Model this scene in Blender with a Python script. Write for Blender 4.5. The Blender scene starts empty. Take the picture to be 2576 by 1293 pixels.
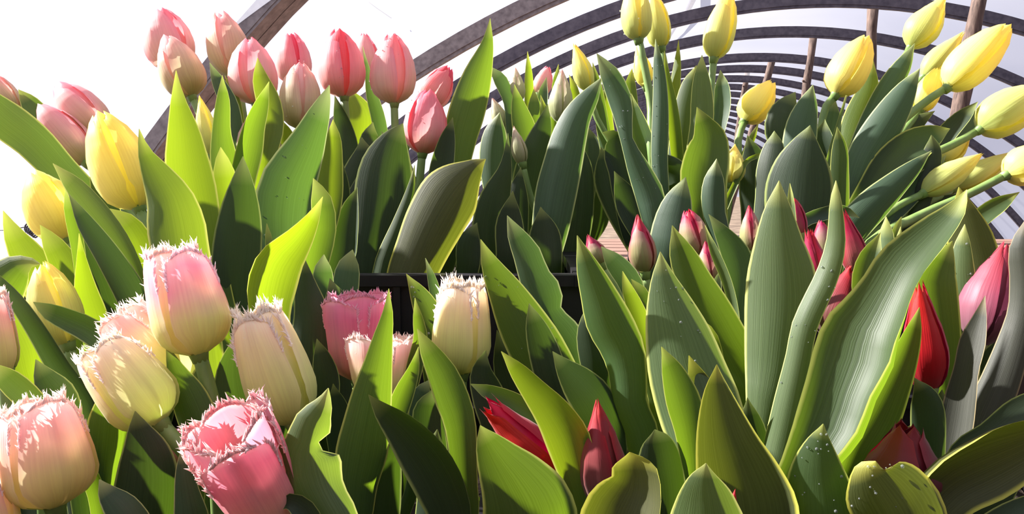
import bpy, math, random
from mathutils import Vector, Matrix

# ------------------------------------------------------------------ camera
IW, IH, F = 2576.0, 1293.0, 1980.0
CAM = Vector((0, 0, 1.20))
PITCH = math.atan(246.5 / F)
scene = bpy.context.scene
COL = scene.collection
cd = bpy.data.cameras.new('camera'); cd.sensor_width = 36.0; cd.lens = F / IW * 36.0
cd.clip_start = 0.02; cd.clip_end = 200
cam = bpy.data.objects.new('camera', cd); COL.objects.link(cam)
cam.location = CAM; cam.rotation_euler = (math.pi / 2 - PITCH, 0, 0)
scene.camera = cam
FWD = Vector((0, math.cos(PITCH), -math.sin(PITCH)))
UPV = Vector((0, math.sin(PITCH), math.cos(PITCH)))
RIGHT = Vector((1, 0, 0))

# ------------------------------------------------------------------ light
SUN_DIR = Vector((-0.84, 0.30, 0.58)).normalized()      # towards the sun
sl = bpy.data.lights.new('sun', 'SUN'); sl.energy = 19.0; sl.angle = math.radians(1.2); sl.color = (1.0, 0.96, 0.89)
so = bpy.data.objects.new('sun', sl); COL.objects.link(so)
so.rotation_euler = SUN_DIR.to_track_quat('Z', 'Y').to_euler()
world = bpy.data.worlds.new('sky'); scene.world = world; world.use_nodes = True
wn = world.node_tree.nodes; wl = world.node_tree.links
wn['Background'].inputs[0].default_value = (0.90, 0.90, 1.08, 1)
wn['Background'].inputs[1].default_value = 0.50
vs = scene.view_settings
vs.view_transform = 'Standard'; vs.look = 'None'; vs.gamma = 1.0; vs.use_curve_mapping = False
vs.exposure = 0.32


# ------------------------------------------------------------------ helpers
def W(px, py, d):
    """world point seen at a photo pixel, d metres in front of the camera"""
    return CAM + FWD * d + RIGHT * ((px - IW / 2) / F * d) + UPV * ((IH / 2 - py) / F * d)


def s2l(c):
    return tuple(((v / 255.0) / 12.92 if v / 255.0 <= 0.04045 else ((v / 255.0 + 0.055) / 1.055) ** 2.4) for v in c) + (1.0,)


def mesh_obj(name, verts, faces, mat=None, parent=None, uvs=None, smooth=True):
    me = bpy.data.meshes.new(name)
    me.from_pydata([tuple(v) for v in verts], [], faces)
    if uvs is not None:
        lay = me.uv_layers.new(name='uv')
        buf = []
        for f in faces:
            for i in f:
                buf += uvs[i]
        lay.data.foreach_set('uv', buf)
    if smooth:
        me.polygons.foreach_set('use_smooth', [True] * len(me.polygons))
    me.update()
    o = bpy.data.objects.new(name, me); COL.objects.link(o)
    if mat: me.materials.append(mat)
    if parent: o.parent = parent
    return o


def tag(o, label=None, cat=None, group=None, kind=None):
    if label: o['label'] = label
    if cat: o['category'] = cat
    if group: o['group'] = group
    if kind: o['kind'] = kind
    return o


def empty(name, loc=(0, 0, 0)):
    o = bpy.data.objects.new(name, None); COL.objects.link(o); o.location = loc
    o.empty_display_size = 0.02
    return o


class MB:
    def __init__(s): s.v = []; s.f = []
    def box(s, c, size, M=None):
        n = len(s.v)
        for x in (-.5, .5):
            for y in (-.5, .5):
                for z in (-.5, .5):
                    p = Vector((x * size[0], y * size[1], z * size[2]))
                    if M: p = M @ p
                    s.v.append(p + Vector(c))
        for q in ((0, 1, 3, 2), (4, 6, 7, 5), (0, 4, 5, 1), (2, 3, 7, 6), (0, 2, 6, 4), (1, 5, 7, 3)):
            s.f.append(tuple(n + i for i in q))
        return s
    def tube(s, pts, rad, sides=8, cap=True):
        n0 = len(s.v)
        ref = None
        for i, p in enumerate(pts):
            a = pts[max(i - 1, 0)]; b = pts[min(i + 1, len(pts) - 1)]
            t = (b - a).normalized()
            if ref is None:
                ref = t.orthogonal().normalized()
            ref = (ref - t * ref.dot(t)).normalized()
            bi = t.cross(ref)
            r = rad[i] if isinstance(rad, (list, tuple)) else rad
            for k in range(sides):
                an = 2 * math.pi * k / sides
                s.v.append(p + ref * (math.cos(an) * r) + bi * (math.sin(an) * r))
        for i in range(len(pts) - 1):
            for k in range(sides):
                a = n0 + i * sides + k; b = n0 + i * sides + (k + 1) % sides
                s.f.append((a, b, b + sides, a + sides))
        if cap:
            s.f.append(tuple(n0 + k for k in reversed(range(sides))))
            e = n0 + (len(pts) - 1) * sides
            s.f.append(tuple(e + k for k in range(sides)))
        return s
    def build(s, name, mat, parent=None, smooth=False):
        if parent is not None and parent.location.length > 0:
            off = parent.location
            return mesh_obj(name, [v - off for v in s.v], s.f, mat, parent, smooth=smooth)
        return mesh_obj(name, s.v, s.f, mat, parent, smooth=smooth)


def lerp_keys(keys, v):
    if v <= keys[0][0]: return keys[0][1]
    for (a, x), (b, y) in zip(keys, keys[1:]):
        if v <= b:
            t = (v - a) / (b - a); t = t * t * (3 - 2 * t) * 0.4 + t * 0.6
            return x + (y - x) * t
    return keys[-1][1]


def catmull(pts, n):
    """resample a list of vectors (any dimension, Vector) with a centripetal-like Catmull-Rom"""
    out = []
    m = len(pts)
    seg = [max((pts[i + 1] - pts[i]).length, 1e-6) for i in range(m - 1)]
    tot = sum(seg)
    for k in range(n):
        s = tot * k / (n - 1)
        i = 0
        while i < m - 2 and s > seg[i]:
            s -= seg[i]; i += 1
        t = min(s / seg[i], 1.0)
        p1, p2 = pts[i], pts[i + 1]
        m1 = (p2 - pts[i - 1]) * (seg[i] / (seg[i] + seg[i - 1])) if i > 0 else (p2 - p1)
        m2 = (pts[i + 2] - p1) * (seg[i] / (seg[i] + seg[i + 1])) if i + 2 < m else (p2 - p1)
        t2, t3 = t * t, t * t * t
        out.append(p1 * (2 * t3 - 3 * t2 + 1) + m1 * (t3 - 2 * t2 + t) + p2 * (-2 * t3 + 3 * t2) + m2 * (t3 - t2))
    return out


# ------------------------------------------------------------------ materials
def new_mat(name):
    m = bpy.data.materials.new(name); m.use_nodes = True
    nt = m.node_tree
    for n in list(nt.nodes):
        if n.type != 'OUTPUT_MATERIAL': nt.nodes.remove(n)
    return m, nt, nt.nodes, nt.links, [n for n in nt.nodes if n.type == 'OUTPUT_MATERIAL'][0]


def ramp(nodes, stops, interp='LINEAR'):
    r = nodes.new('ShaderNodeValToRGB'); e = r.color_ramp; e.interpolation = interp
    while len(e.elements) < len(stops): e.elements.new(0.5)
    for el, (p, c) in zip(e.elements, stops):
        el.position = p; el.color = c if len(c) == 4 else s2l(c)
    return r


def math_node(nodes, links, op, a, b=None, c=None):
    n = nodes.new('ShaderNodeMath'); n.operation = op
    for i, x in enumerate((a, b, c)):
        if x is None: continue
        if isinstance(x, (int, float)): n.inputs[i].default_value = x
        else: links.new(x, n.inputs[i])
    return n.outputs[0]


def mixc(nodes, links, fac, a, b, mode='MIX'):
    n = nodes.new('ShaderNodeMix'); n.data_type = 'RGBA'; n.blend_type = mode
    if isinstance(fac, (int, float)): n.inputs[0].default_value = fac
    else: links.new(fac, n.inputs[0])
    for s, x in ((6, a), (7, b)):
        if isinstance(x, tuple): n.inputs[s].default_value = x
        else: links.new(x, n.inputs[s])
    return n.outputs[2]


def uv_parts(nodes, links):
    uv = nodes.new('ShaderNodeUVMap'); uv.uv_map = 'uv'
    sp = nodes.new('ShaderNodeSeparateXYZ'); links.new(uv.outputs[0], sp.inputs[0])
    au = math_node(nodes, links, 'ABSOLUTE', math_node(nodes, links, 'MULTIPLY_ADD', sp.outputs[0], 2.0, -1.0))
    return uv.outputs[0], sp.outputs[0], sp.outputs[1], au


def stretched_noise(nodes, links, uv, sx, sy, scale, detail=3.0):
    info = nodes.new('ShaderNodeObjectInfo')
    mp = nodes.new('ShaderNodeMapping'); mp.inputs['Scale'].default_value = (sx, sy, 1)
    links.new(uv, mp.inputs[0])
    cmb = nodes.new('ShaderNodeCombineXYZ')
    links.new(math_node(nodes, links, 'MULTIPLY', info.outputs['Random'], 37.0), cmb.inputs[2])
    add = nodes.new('ShaderNodeVectorMath'); links.new(mp.outputs[0], add.inputs[0]); links.new(cmb.outputs[0], add.inputs[1])
    nz = nodes.new('ShaderNodeTexNoise'); nz.inputs['Scale'].default_value = scale; nz.inputs['Detail'].default_value = detail
    links.new(add.outputs[0], nz.inputs['Vector'])
    return nz.outputs['Fac'], info.outputs['Random']


def leaf_material(name, top, deep, trans, rim, tmix=0.40, rough=0.50):
    m, nt, N, L, out = new_mat(name)
    uv, u, v, au = uv_parts(N, L)
    vein, rnd = stretched_noise(N, L, uv, 60, 0.8, 1.5, 3)
    blot, _ = stretched_noise(N, L, uv, 2.0, 3.0, 2.0, 2)
    base = mixc(N, L, blot, s2l(deep), s2l(top))
    vr = ramp(N, [(0.36, (0.0, 0.0, 0.0, 1)), (0.64, (1, 1, 1, 1))]); L.new(vein, vr.inputs[0])
    base = mixc(N, L, math_node(N, L, 'MULTIPLY', vr.outputs[0], 0.22), base, s2l(tuple(min(255, c * 1.35 + 14) for c in top)))
    # individual tone
    hsv = N.new('ShaderNodeHueSaturation')
    L.new(math_node(N, L, 'MULTIPLY_ADD', rnd, 0.030, 0.482), hsv.inputs['Hue'])
    L.new(math_node(N, L, 'MULTIPLY_ADD', rnd, 0.35, 0.83), hsv.inputs['Value'])
    L.new(base, hsv.inputs['Color'])
    # pale cartilage margin and yellowish tip
    edge = ramp(N, [(0.90, (0, 0, 0, 1)), (0.965, (1, 1, 1, 1))]); L.new(au, edge.inputs[0])
    tip = ramp(N, [(0.93, (0, 0, 0, 1)), (1.0, (1, 1, 1, 1))]); L.new(v, tip.inputs[0])
    em = math_node(N, L, 'MAXIMUM', math_node(N, L, 'MULTIPLY', edge.outputs[0], 0.9), math_node(N, L, 'MULTIPLY', tip.outputs[0], 0.75))
    col = mixc(N, L, em, hsv.outputs[0], s2l(rim))
    tcol = mixc(N, L, math_node(N, L, 'MULTIPLY', vr.outputs[0], 0.30), s2l(trans), s2l(tuple(min(255, c * 1.15 + 12) for c in trans)))
    tcol = mixc(N, L, em, tcol, s2l(rim))
    p = N.new('ShaderNodeBsdfPrincipled'); L.new(col, p.inputs['Base Color'])
    p.inputs['Roughness'].default_value = rough
    p.inputs['Specular IOR Level'].default_value = 0.38
    bump = N.new('ShaderNodeBump'); bump.inputs['Strength'].default_value = 0.22; bump.inputs['Distance'].default_value = 0.0012
    L.new(vein, bump.inputs['Height']); L.new(bump.outputs[0], p.inputs['Normal'])
    t = N.new('ShaderNodeBsdfTranslucent'); L.new(tcol, t.inputs[0])
    mx = N.new('ShaderNodeMixShader'); mx.inputs[0].default_value = tmix
    L.new(p.outputs[0], mx.inputs[1]); L.new(t.outputs[0], mx.inputs[2]); L.new(mx.outputs[0], out.inputs[0])
    return m


def petal_material(name, centre, edge, epow=2.0, tmix=0.46, rough=0.5, streak=0.25, spec=0.35, tsat=1.0, sat=0.86, val=1.06):
    """centre / edge: colour stops along the petal (0 base .. 1 tip) on the midrib and at the margin"""
    m, nt, N, L, out = new_mat(name)
    uv, u, v, au = uv_parts(N, L)
    vein, rnd = stretched_noise(N, L, uv, 20, 1.0, 1.5, 4)
    blot, _ = stretched_noise(N, L, uv, 1.5, 2.0, 1.6, 2)
    vv = math_node(N, L, 'ADD', v, math_node(N, L, 'MULTIPLY_ADD', blot, 0.16, -0.08))
    rc = ramp(N, centre); L.new(vv, rc.inputs[0])
    re = ramp(N, edge); L.new(vv, re.inputs[0])
    k = math_node(N, L, 'POWER', au, epow)
    k = math_node(N, L, 'ADD', k, math_node(N, L, 'MULTIPLY_ADD', vein, 0.6, -0.3)); 
    cl = N.new('ShaderNodeClamp'); L.new(k, cl.inputs[0])
    col = mixc(N, L, cl.outputs[0], rc.outputs[0], re.outputs[0])
    dark = mixc(N, L, 1.0, col, (0.72, 0.66, 0.66, 1), 'MULTIPLY')
    vr = ramp(N, [(0.38, (0, 0, 0, 1)), (0.62, (1, 1, 1, 1))]); L.new(vein, vr.inputs[0])
    col = mixc(N, L, math_node(N, L, 'MULTIPLY', vr.outputs[0], streak), col, dark)
    hsv = N.new('ShaderNodeHueSaturation')
    L.new(math_node(N, L, 'MULTIPLY_ADD', rnd, 0.016, 0.492), hsv.inputs['Hue'])
    L.new(math_node(N, L, 'MULTIPLY_ADD', rnd, 0.16, val - 0.04), hsv.inputs['Value'])
    hsv.inputs['Saturation'].default_value = sat
    L.new(col, hsv.inputs['Color'])
    col = hsv.outputs[0]
    p = N.new('ShaderNodeBsdfPrincipled'); L.new(col, p.inputs['Base Color'])
    p.inputs['Roughness'].default_value = rough; p.inputs['Specular IOR Level'].default_value = spec
    p.inputs['Sheen Weight'].default_value = 0.15
    bump = N.new('ShaderNodeBump'); bump.inputs['Strength'].default_value = 0.25; bump.inputs['Distance'].default_value = 0.001
    L.new(vein, bump.inputs['Height']); L.new(bump.outputs[0], p.inputs['Normal'])
    hs2 = N.new('ShaderNodeHueSaturation'); hs2.inputs['Saturation'].default_value = 1.0 * tsat; L.new(col, hs2.inputs['Color'])
    t = N.new('ShaderNodeBsdfTranslucent'); L.new(hs2.outputs[0], t.inputs[0])
    mx = N.new('ShaderNodeMixShader'); mx.inputs[0].default_value = tmix
    L.new(p.outputs[0], mx.inputs[1]); L.new(t.outputs[0], mx.inputs[2]); L.new(mx.outputs[0], out.inputs[0])
    return m


def plain_material(name, c1, c2, scale=20, stretch=(1, 1, 1), rough=0.6, metallic=0.0, bump=0.3, spec=0.4, detail=5, bdist=0.002):
    m, nt, N, L, out = new_mat(name)
    tc = N.new('ShaderNodeTexCoord'); mp = N.new('ShaderNodeMapping'); mp.inputs['Scale'].default_value = stretch
    L.new(tc.outputs['Object'], mp.inputs[0])
    nz = N.new('ShaderNodeTexNoise'); nz.inputs['Scale'].default_value = scale; nz.inputs['Detail'].default_value = detail
    L.new(mp.outputs[0], nz.inputs['Vector'])
    r = ramp(N, [(0.32, c1), (0.68, c2)]); L.new(nz.outputs['Fac'], r.inputs[0])
    p = N.new('ShaderNodeBsdfPrincipled'); L.new(r.outputs[0], p.inputs['Base Color'])
    p.inputs['Roughness'].default_value = rough; p.inputs['Metallic'].default_value = metallic
    p.inputs['Specular IOR Level'].default_value = spec
    b = N.new('ShaderNodeBump'); b.inputs['Strength'].default_value = bump; b.inputs['Distance'].default_value = bdist
    L.new(nz.outputs['Fac'], b.inputs['Height']); L.new(b.outputs[0], p.inputs['Normal'])
    L.new(p.outputs[0], out.inputs[0])
    return m


def film_material(name):
    """stretched polythene: part clear, part milky, with fine creases"""
    m, nt, N, L, out = new_mat(name)
    tc = N.new('ShaderNodeTexCoord')
    mp = N.new('ShaderNodeMapping'); mp.inputs['Scale'].default_value = (0.5, 0.5, 0.5)
    L.new(tc.outputs['Object'], mp.inputs[0])
    nz = N.new('ShaderNodeTexNoise'); nz.inputs['Scale'].default_value = 2.2; nz.inputs['Detail'].default_value = 4
    L.new(mp.outputs[0], nz.inputs['Vector'])
    r = ramp(N, [(0.35, (205, 208, 226)), (0.7, (236, 236, 246))]); L.new(nz.outputs['Fac'], r.inputs[0])
    t = N.new('ShaderNodeBsdfTranslucent'); L.new(r.outputs[0], t.inputs[0])
    d = N.new('ShaderNodeBsdfDiffuse'); L.new(r.outputs[0], d.inputs[0])
    tr = N.new('ShaderNodeBsdfTransparent'); tr.inputs[0].default_value = (0.97, 0.97, 1, 1)
    a = N.new('ShaderNodeMixShader'); a.inputs[0].default_value = 0.30
    L.new(t.outputs[0], a.inputs[1]); L.new(d.outputs[0], a.inputs[2])
    b = N.new('ShaderNodeMixShader'); b.inputs[0].default_value = 0.80
    L.new(a.outputs[0], b.inputs[1]); L.new(tr.outputs[0], b.inputs[2])
    L.new(b.outputs[0], out.inputs[0])
    return m


def drop_material(name):
    m, nt, N, L, out = new_mat(name)
    p = N.new('ShaderNodeBsdfPrincipled'); p.inputs['Base Color'].default_value = (0.9, 0.95, 0.95, 1)
    p.inputs['Roughness'].default_value = 0.03; p.inputs['IOR'].default_value = 1.33; p.inputs['Transmission Weight'].default_value = 0.9
    L.new(p.outputs[0], out.inputs[0])
    return m


LEAF = {
    'g': leaf_material('leaf_mid_green', (54, 74, 42), (38, 58, 30), (126, 158, 26), (192, 198, 100), tmix=0.33),
    'y': leaf_material('leaf_yellow_green', (64, 84, 36), (48, 70, 28), (162, 190, 22), (206, 208, 100), tmix=0.34),
    'b': leaf_material('leaf_glaucous_blue', (58, 78, 60), (42, 61, 47), (104, 142, 40), (186, 196, 126), tmix=0.26, rough=0.48),
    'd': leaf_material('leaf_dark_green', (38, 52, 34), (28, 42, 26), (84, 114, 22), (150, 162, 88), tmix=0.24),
    'p': leaf_material('leaf_pale_glaucous', (80, 98, 64), (62, 82, 50), (138, 166, 44), (210, 214, 120), tmix=0.32, rough=0.48),
    'o': leaf_material('leaf_olive', (68, 72, 40), (50, 56, 30), (120, 132, 24), (204, 200, 84), tmix=0.30),
    'v': leaf_material('leaf_violet_grey', (60, 61, 54), (46, 49, 42), (84, 88, 38), (140, 124, 90), tmix=0.20),
}
STEM = plain_material('stem_green', (96, 124, 62), (124, 146, 82), 90, (1, 1, 0.2), 0.5, bump=0.15)
PET = {
    'pink': petal_material('petal_pink', [(0, (180, 182, 112)), (0.22, (218, 198, 164)), (0.55, (236, 188, 178)), (0.9, (242, 178, 178)), (1, (240, 130, 140))],
                           [(0, (196, 184, 130)), (0.25, (236, 172, 168)), (0.7, (240, 146, 160)), (1, (236, 84, 112))], 2.2),
    'rose': petal_material('petal_rose', [(0, (200, 184, 132)), (0.3, (236, 182, 172)), (0.65, (238, 148, 154)), (1, (236, 90, 114))],
                           [(0, (222, 166, 144)), (0.4, (240, 132, 146)), (1, (232, 56, 94))], 1.6),
    'buff': petal_material('petal_buff_pink', [(0, (158, 158, 78)), (0.36, (198, 186, 128)), (0.72, (226, 200, 172)), (1, (236, 166, 156))],
                           [(0, (168, 162, 90)), (0.42, (216, 184, 152)), (1, (232, 110, 124))], 2.6, streak=0.4),
    'yellow': petal_material('petal_yellow', [(0, (214, 214, 104)), (0.25, (240, 232, 110)), (0.6, (250, 240, 110)), (1, (254, 236, 60))],
                             [(0, (232, 224, 90)), (0.4, (252, 236, 70)), (1, (254, 226, 24))], 2.0, tsat=1.0, tmix=0.45),
    'ygreen': petal_material('petal_yellow_green', [(0, (168, 184, 84)), (0.35, (200, 208, 100)), (0.75, (226, 224, 104)), (1, (246, 216, 60))],
                             [(0, (194, 200, 84)), (0.5, (236, 226, 90)), (1, (250, 220, 40))], 2.6, streak=0.35, tmix=0.42),
    'cream': petal_material('petal_cream_bud', [(0, (150, 162, 94)), (0.5, (188, 192, 138)), (0.85, (216, 208, 174)), (1, (230, 180, 170))],
                            [(0, (160, 166, 100)), (0.5, (202, 192, 154)), (1, (230, 154, 158))], 2.8, streak=0.35),
    'deep': petal_material('petal_deep_rose', [(0, (214, 150, 120)), (0.3, (232, 116, 124)), (1, (228, 56, 92))],
                           [(0, (220, 130, 120)), (0.4, (230, 84, 110)), (1, (224, 34, 76))], 1.6, sat=0.95, val=1.0),
    'fpale': petal_material('petal_fringed_cream', [(0, (178, 192, 92)), (0.40, (212, 214, 124)), (0.72, (236, 224, 166)), (0.93, (248, 232, 200)), (1, (255, 244, 228))],
                            [(0, (190, 198, 102)), (0.45, (224, 214, 146)), (0.85, (246, 212, 190)), (1, (255, 242, 230))], 2.4, val=1.1),
    'fpink': petal_material('petal_fringed_pink', [(0, (190, 206, 104)), (0.34, (214, 220, 132)), (0.58, (236, 204, 188)), (0.86, (240, 172, 200)), (1, (255, 232, 234))],
                            [(0, (202, 208, 116)), (0.38, (230, 210, 160)), (0.66, (240, 158, 190)), (1, (255, 226, 232))], 2.0, val=1.1, sat=0.92),
    'fpeach': petal_material('petal_fringed_peach', [(0, (186, 194, 96)), (0.36, (210, 206, 122)), (0.64, (236, 204, 172)), (0.9, (246, 192, 188)), (1, (255, 234, 224))],
                             [(0, (196, 196, 104)), (0.42, (226, 204, 146)), (0.78, (244, 178, 182)), (1, (255, 232, 226))], 2.0, val=1.1),
    'fdeep': petal_material('petal_fringed_deep_pink', [(0, (216, 200, 120)), (0.3, (230, 178, 140)), (0.6, (228, 134, 140)), (0.93, (226, 110, 140)), (1, (242, 190, 188))],
                            [(0, (220, 184, 120)), (0.35, (226, 142, 134)), (0.8, (216, 88, 126)), (1, (244, 204, 200))], 1.7, sat=0.80, val=1.02),
    'fmag': petal_material('petal_fringed_magenta', [(0, (198, 164, 104)), (0.35, (212, 130, 124)), (0.75, (218, 98, 146)), (0.94, (222, 110, 156)), (1, (236, 160, 180))],
                           [(0, (204, 144, 104)), (0.35, (210, 96, 124)), (0.8, (208, 66, 126)), (1, (236, 160, 184))], 1.7, sat=0.84, val=1.12),
    'magbud': petal_material('petal_magenta_tipped_bud', [(0, (140, 150, 84)), (0.50, (184, 182, 132)), (0.76, (208, 166, 158)), (0.93, (204, 44, 104)), (1, (196, 16, 76))],
                             [(0, (150, 146, 90)), (0.35, (196, 140, 136)), (0.7, (202, 40, 100)), (1, (196, 10, 60))], 2.6, sat=1.08, val=0.86),
    'crimbud': petal_material('petal_crimson_bud', [(0, (150, 120, 96)), (0.35, (176, 104, 104)), (0.7, (184, 50, 88)), (1, (196, 16, 52))],
                              [(0, (160, 100, 90)), (0.4, (186, 46, 80)), (1, (190, 10, 44))], 2.0, sat=1.08, val=0.8, tmix=0.28),
    'red': petal_material('petal_red', [(0, (170, 34, 56)), (0.4, (198, 24, 52)), (1, (210, 12, 38))],
                          [(0, (170, 26, 52)), (0.5, (196, 12, 46)), (1, (216, 16, 34))], 2.0, streak=0.2, sat=1.05, val=0.8, tmix=0.3),
    'maroon': petal_material('petal_maroon', [(0, (104, 74, 62)), (0.4, (126, 64, 66)), (0.8, (150, 44, 60)), (1, (194, 18, 42))],
                             [(0, (112, 60, 60)), (0.5, (146, 34, 56)), (1, (198, 12, 38))], 2.2, sat=1.05, val=0.74, tmix=0.2),
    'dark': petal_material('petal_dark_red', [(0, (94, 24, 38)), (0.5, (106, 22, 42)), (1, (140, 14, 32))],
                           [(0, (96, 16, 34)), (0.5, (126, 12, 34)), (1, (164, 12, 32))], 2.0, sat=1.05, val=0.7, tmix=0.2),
    'plum': petal_material('petal_plum', [(0, (116, 84, 92)), (0.4, (148, 84, 104)), (0.8, (170, 68, 86)), (1, (192, 28, 48))],
                           [(0, (122, 76, 96)), (0.5, (164, 68, 98)), (1, (196, 28, 48))], 2.2, sat=1.0, val=0.92, tmix=0.3),
}
M_STEEL = plain_material('galvanised_steel', (104, 96, 98), (136, 128, 128), 60, (1, 1, 1), 0.55, 0.25, 0.5, bdist=0.001)
M_HOOP = plain_material('dark_tube', (66, 62, 74), (92, 88, 98), 40, (1, 1, 1), 0.5, 0.2, 0.3)
M_POST = plain_material('weathered_wood', (62, 48, 43), (112, 92, 82), 30, (3, 3, 0.4), 0.85, 0, 0.8, detail=8)
M_SLAT = plain_material('bench_wood', (104, 74, 62), (150, 118, 102), 22, (0.5, 6, 3), 0.75, 0, 0.5, detail=7)
M_CRATE = plain_material('black_plastic', (20, 18, 20), (32, 30, 34), 30, (1, 1, 1), 0.42, 0, 0.1)
M_SOIL = plain_material('potting_soil', (28, 20, 15), (58, 44, 34), 70, (1, 1, 1), 0.95, 0, 1.0, detail=9, bdist=0.01)
M_GROUND = plain_material('trodden_earth', (92, 76, 62), (130, 112, 94), 5, (1, 1, 1), 0.95, 0, 0.6, detail=9, bdist=0.02)
M_FILM = film_material('polythene_film')
M_DROP = drop_material('water')
M_WIRE = plain_material('dark_wire', (50, 46, 52), (70, 66, 72), 60, rough=0.5)

# ------------------------------------------------------------------ polytunnel
AX = W(1603, 400, 1.0) - CAM; AX.z = 0; AX.normalize()
AR = AX.cross(Vector((0, 0, 1))).normalized()
SC = 4.0
CX, CY, RA, RB = 0.203 * SC, -1.529 * SC, 1.104 * SC, 1.716 * SC


def tun(d, th, extra=0.0):
    """point on the tunnel arch, d metres along the axis, th = angle from the apex (right positive)"""
    return CAM + AX * d + AR * (CX + (RA + extra) * math.sin(th)) + Vector((0, 0, CY + (RB + extra) * math.cos(th)))


TH_G = math.acos(((0.0 - CAM.z) - CY) / RB)      # where the arch meets the ground


def build_tunnel():
    n, m = 56, 24
    d0, d1 = -0.7, 26.0
    def film(name, ta, tb, label):
        v = []; f = []
        for i in range(m + 1):
            for j in range(n + 1):
                v.append(tun(d0 + (d1 - d0) * i / m, ta + (tb - ta) * j / n, 0.035))
        for i in range(m):
            for j in range(n):
                a = i * (n + 1) + j
                f.append((a, a + 1, a + n + 2, a + n + 1))
        tag(mesh_obj(name, v, f, M_FILM), label, kind='structure')
    film('wall_left', -TH_G, -0.28, 'sunlit white polythene side of the tunnel on the left')
    film('ceiling', -0.28, 0.28, 'white polythene roof of the tunnel')
    film('wall_right', 0.28, TH_G, 'lavender-white polythene side of the tunnel on the right')
    v = []; f = []
    for j in range(n + 1):
        th = -TH_G + 2 * TH_G * j / n
        p = tun(d1, th, 0.035); v.append(p); q = p.copy(); q.z = 0.0; v.append(q)
    for j in range(n):
        f.append((2 * j, 2 * j + 2, 2 * j + 3, 2 * j + 1))
    tag(mesh_obj('wall_back', v, f, M_FILM), 'polythene end wall of the tunnel', kind='structure')
    # unseen board wall added behind the photographer to block frontal fill light
    root = empty('wall_light_block', CAM + AX * d0 + Vector((0, 0, -CAM.z)))
    tag(root, 'added board wall behind the viewer that blocks frontal light', kind='structure')
    k = 40; xa, xb = CX - RA * math.sin(TH_G), CX + RA * math.sin(TH_G)
    for i in range(k):
        x0 = xa + (xb - xa) * i / k; x1 = xa + (xb - xa) * (i + 1) / k - 0.006
        zt = [CAM.z + CY + RB * math.sqrt(max(0, 1 - ((x - CX) / RA) ** 2)) + 0.03 for x in (x0, x1)]
        vv = []
        for (x, h) in ((x0, zt[0]), (x1, zt[1])):
            for dd in (-0.012, 0.012):
                vv += [AX * dd + AR * x, AX * dd + AR * x + Vector((0, 0, max(h, 0.02)))]
        mesh_obj('blocker_board', vv, [(0, 1, 3, 2), (4, 6, 7, 5), (0, 4, 5, 1), (2, 3, 7, 6), (1, 5, 7, 3), (0, 2, 6, 4)], M_POST, root, smooth=False)
    g = MB(); ht = RA * math.sin(TH_G) + 0.3
    g.box(CAM + AX * (d0 + d1) / 2 + AR * CX + Vector((0, 0, -CAM.z - 0.06)), (ht * 2, d1 - d0 + 0.4, 0.1), Matrix((AR, AX, Vector((0, 0, 1)))).transposed())
    tag(g.build('floor', M_GROUND), 'bare trodden earth of the tunnel floor', kind='structure')


def hoop(d, wide, label, first=False, mat=None):
    n = 72
    def band(hw, r0, r1, off=0.0):
        v = []; f = []
        for j in range(n + 1):
            th = -TH_G + 2 * TH_G * j / n
            for (dd, e) in ((-hw, r0), (hw, r0), (hw, r1), (-hw, r1)):
                v.append(tun(d + off + dd, th, e))
        for j in range(n):
            a = j * 4
            for k in range(4):
                f.append((a + k, a + (k + 1) % 4, a + 4 + (k + 1) % 4, a + 4 + k))
        f.append((0, 1, 2, 3)); f.append(tuple(n * 4 + k for k in (3, 2, 1, 0)))
        return v, f
    base = tun(d, -TH_G)
    root = empty('tunnel_hoop', base)
    def part(name, vf, mt):
        mesh_obj(name, [p - base for p in vf[0]], vf[1], mt, root, smooth=False)
    mt = mat or M_HOOP
    part('tube', band(wide * 0.5, -0.03, 0.02), mt)
    part('clamp_rail', band(wide * 0.22, -0.042, -0.03, -wide * 0.16), mt)
    part('clamp_lip', band(wide * 0.07, -0.036, -0.03, wide * 0.36), mt)
    tag(root, label, 'tunnel hoop', 'steel hoops of the tunnel')


ORD = ['nearest', 'second', 'third', 'fourth', 'fifth', 'sixth', 'seventh', 'eighth', 'ninth', 'farthest']
HOOPS = [0.49, 0.657, 0.821, 1.0, 1.232, 1.526, 1.711, 1.915, 2.12, 2.34, 2.58, 2.84, 3.12, 3.45, 3.8, 4.2, 4.7, 5.3]


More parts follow.
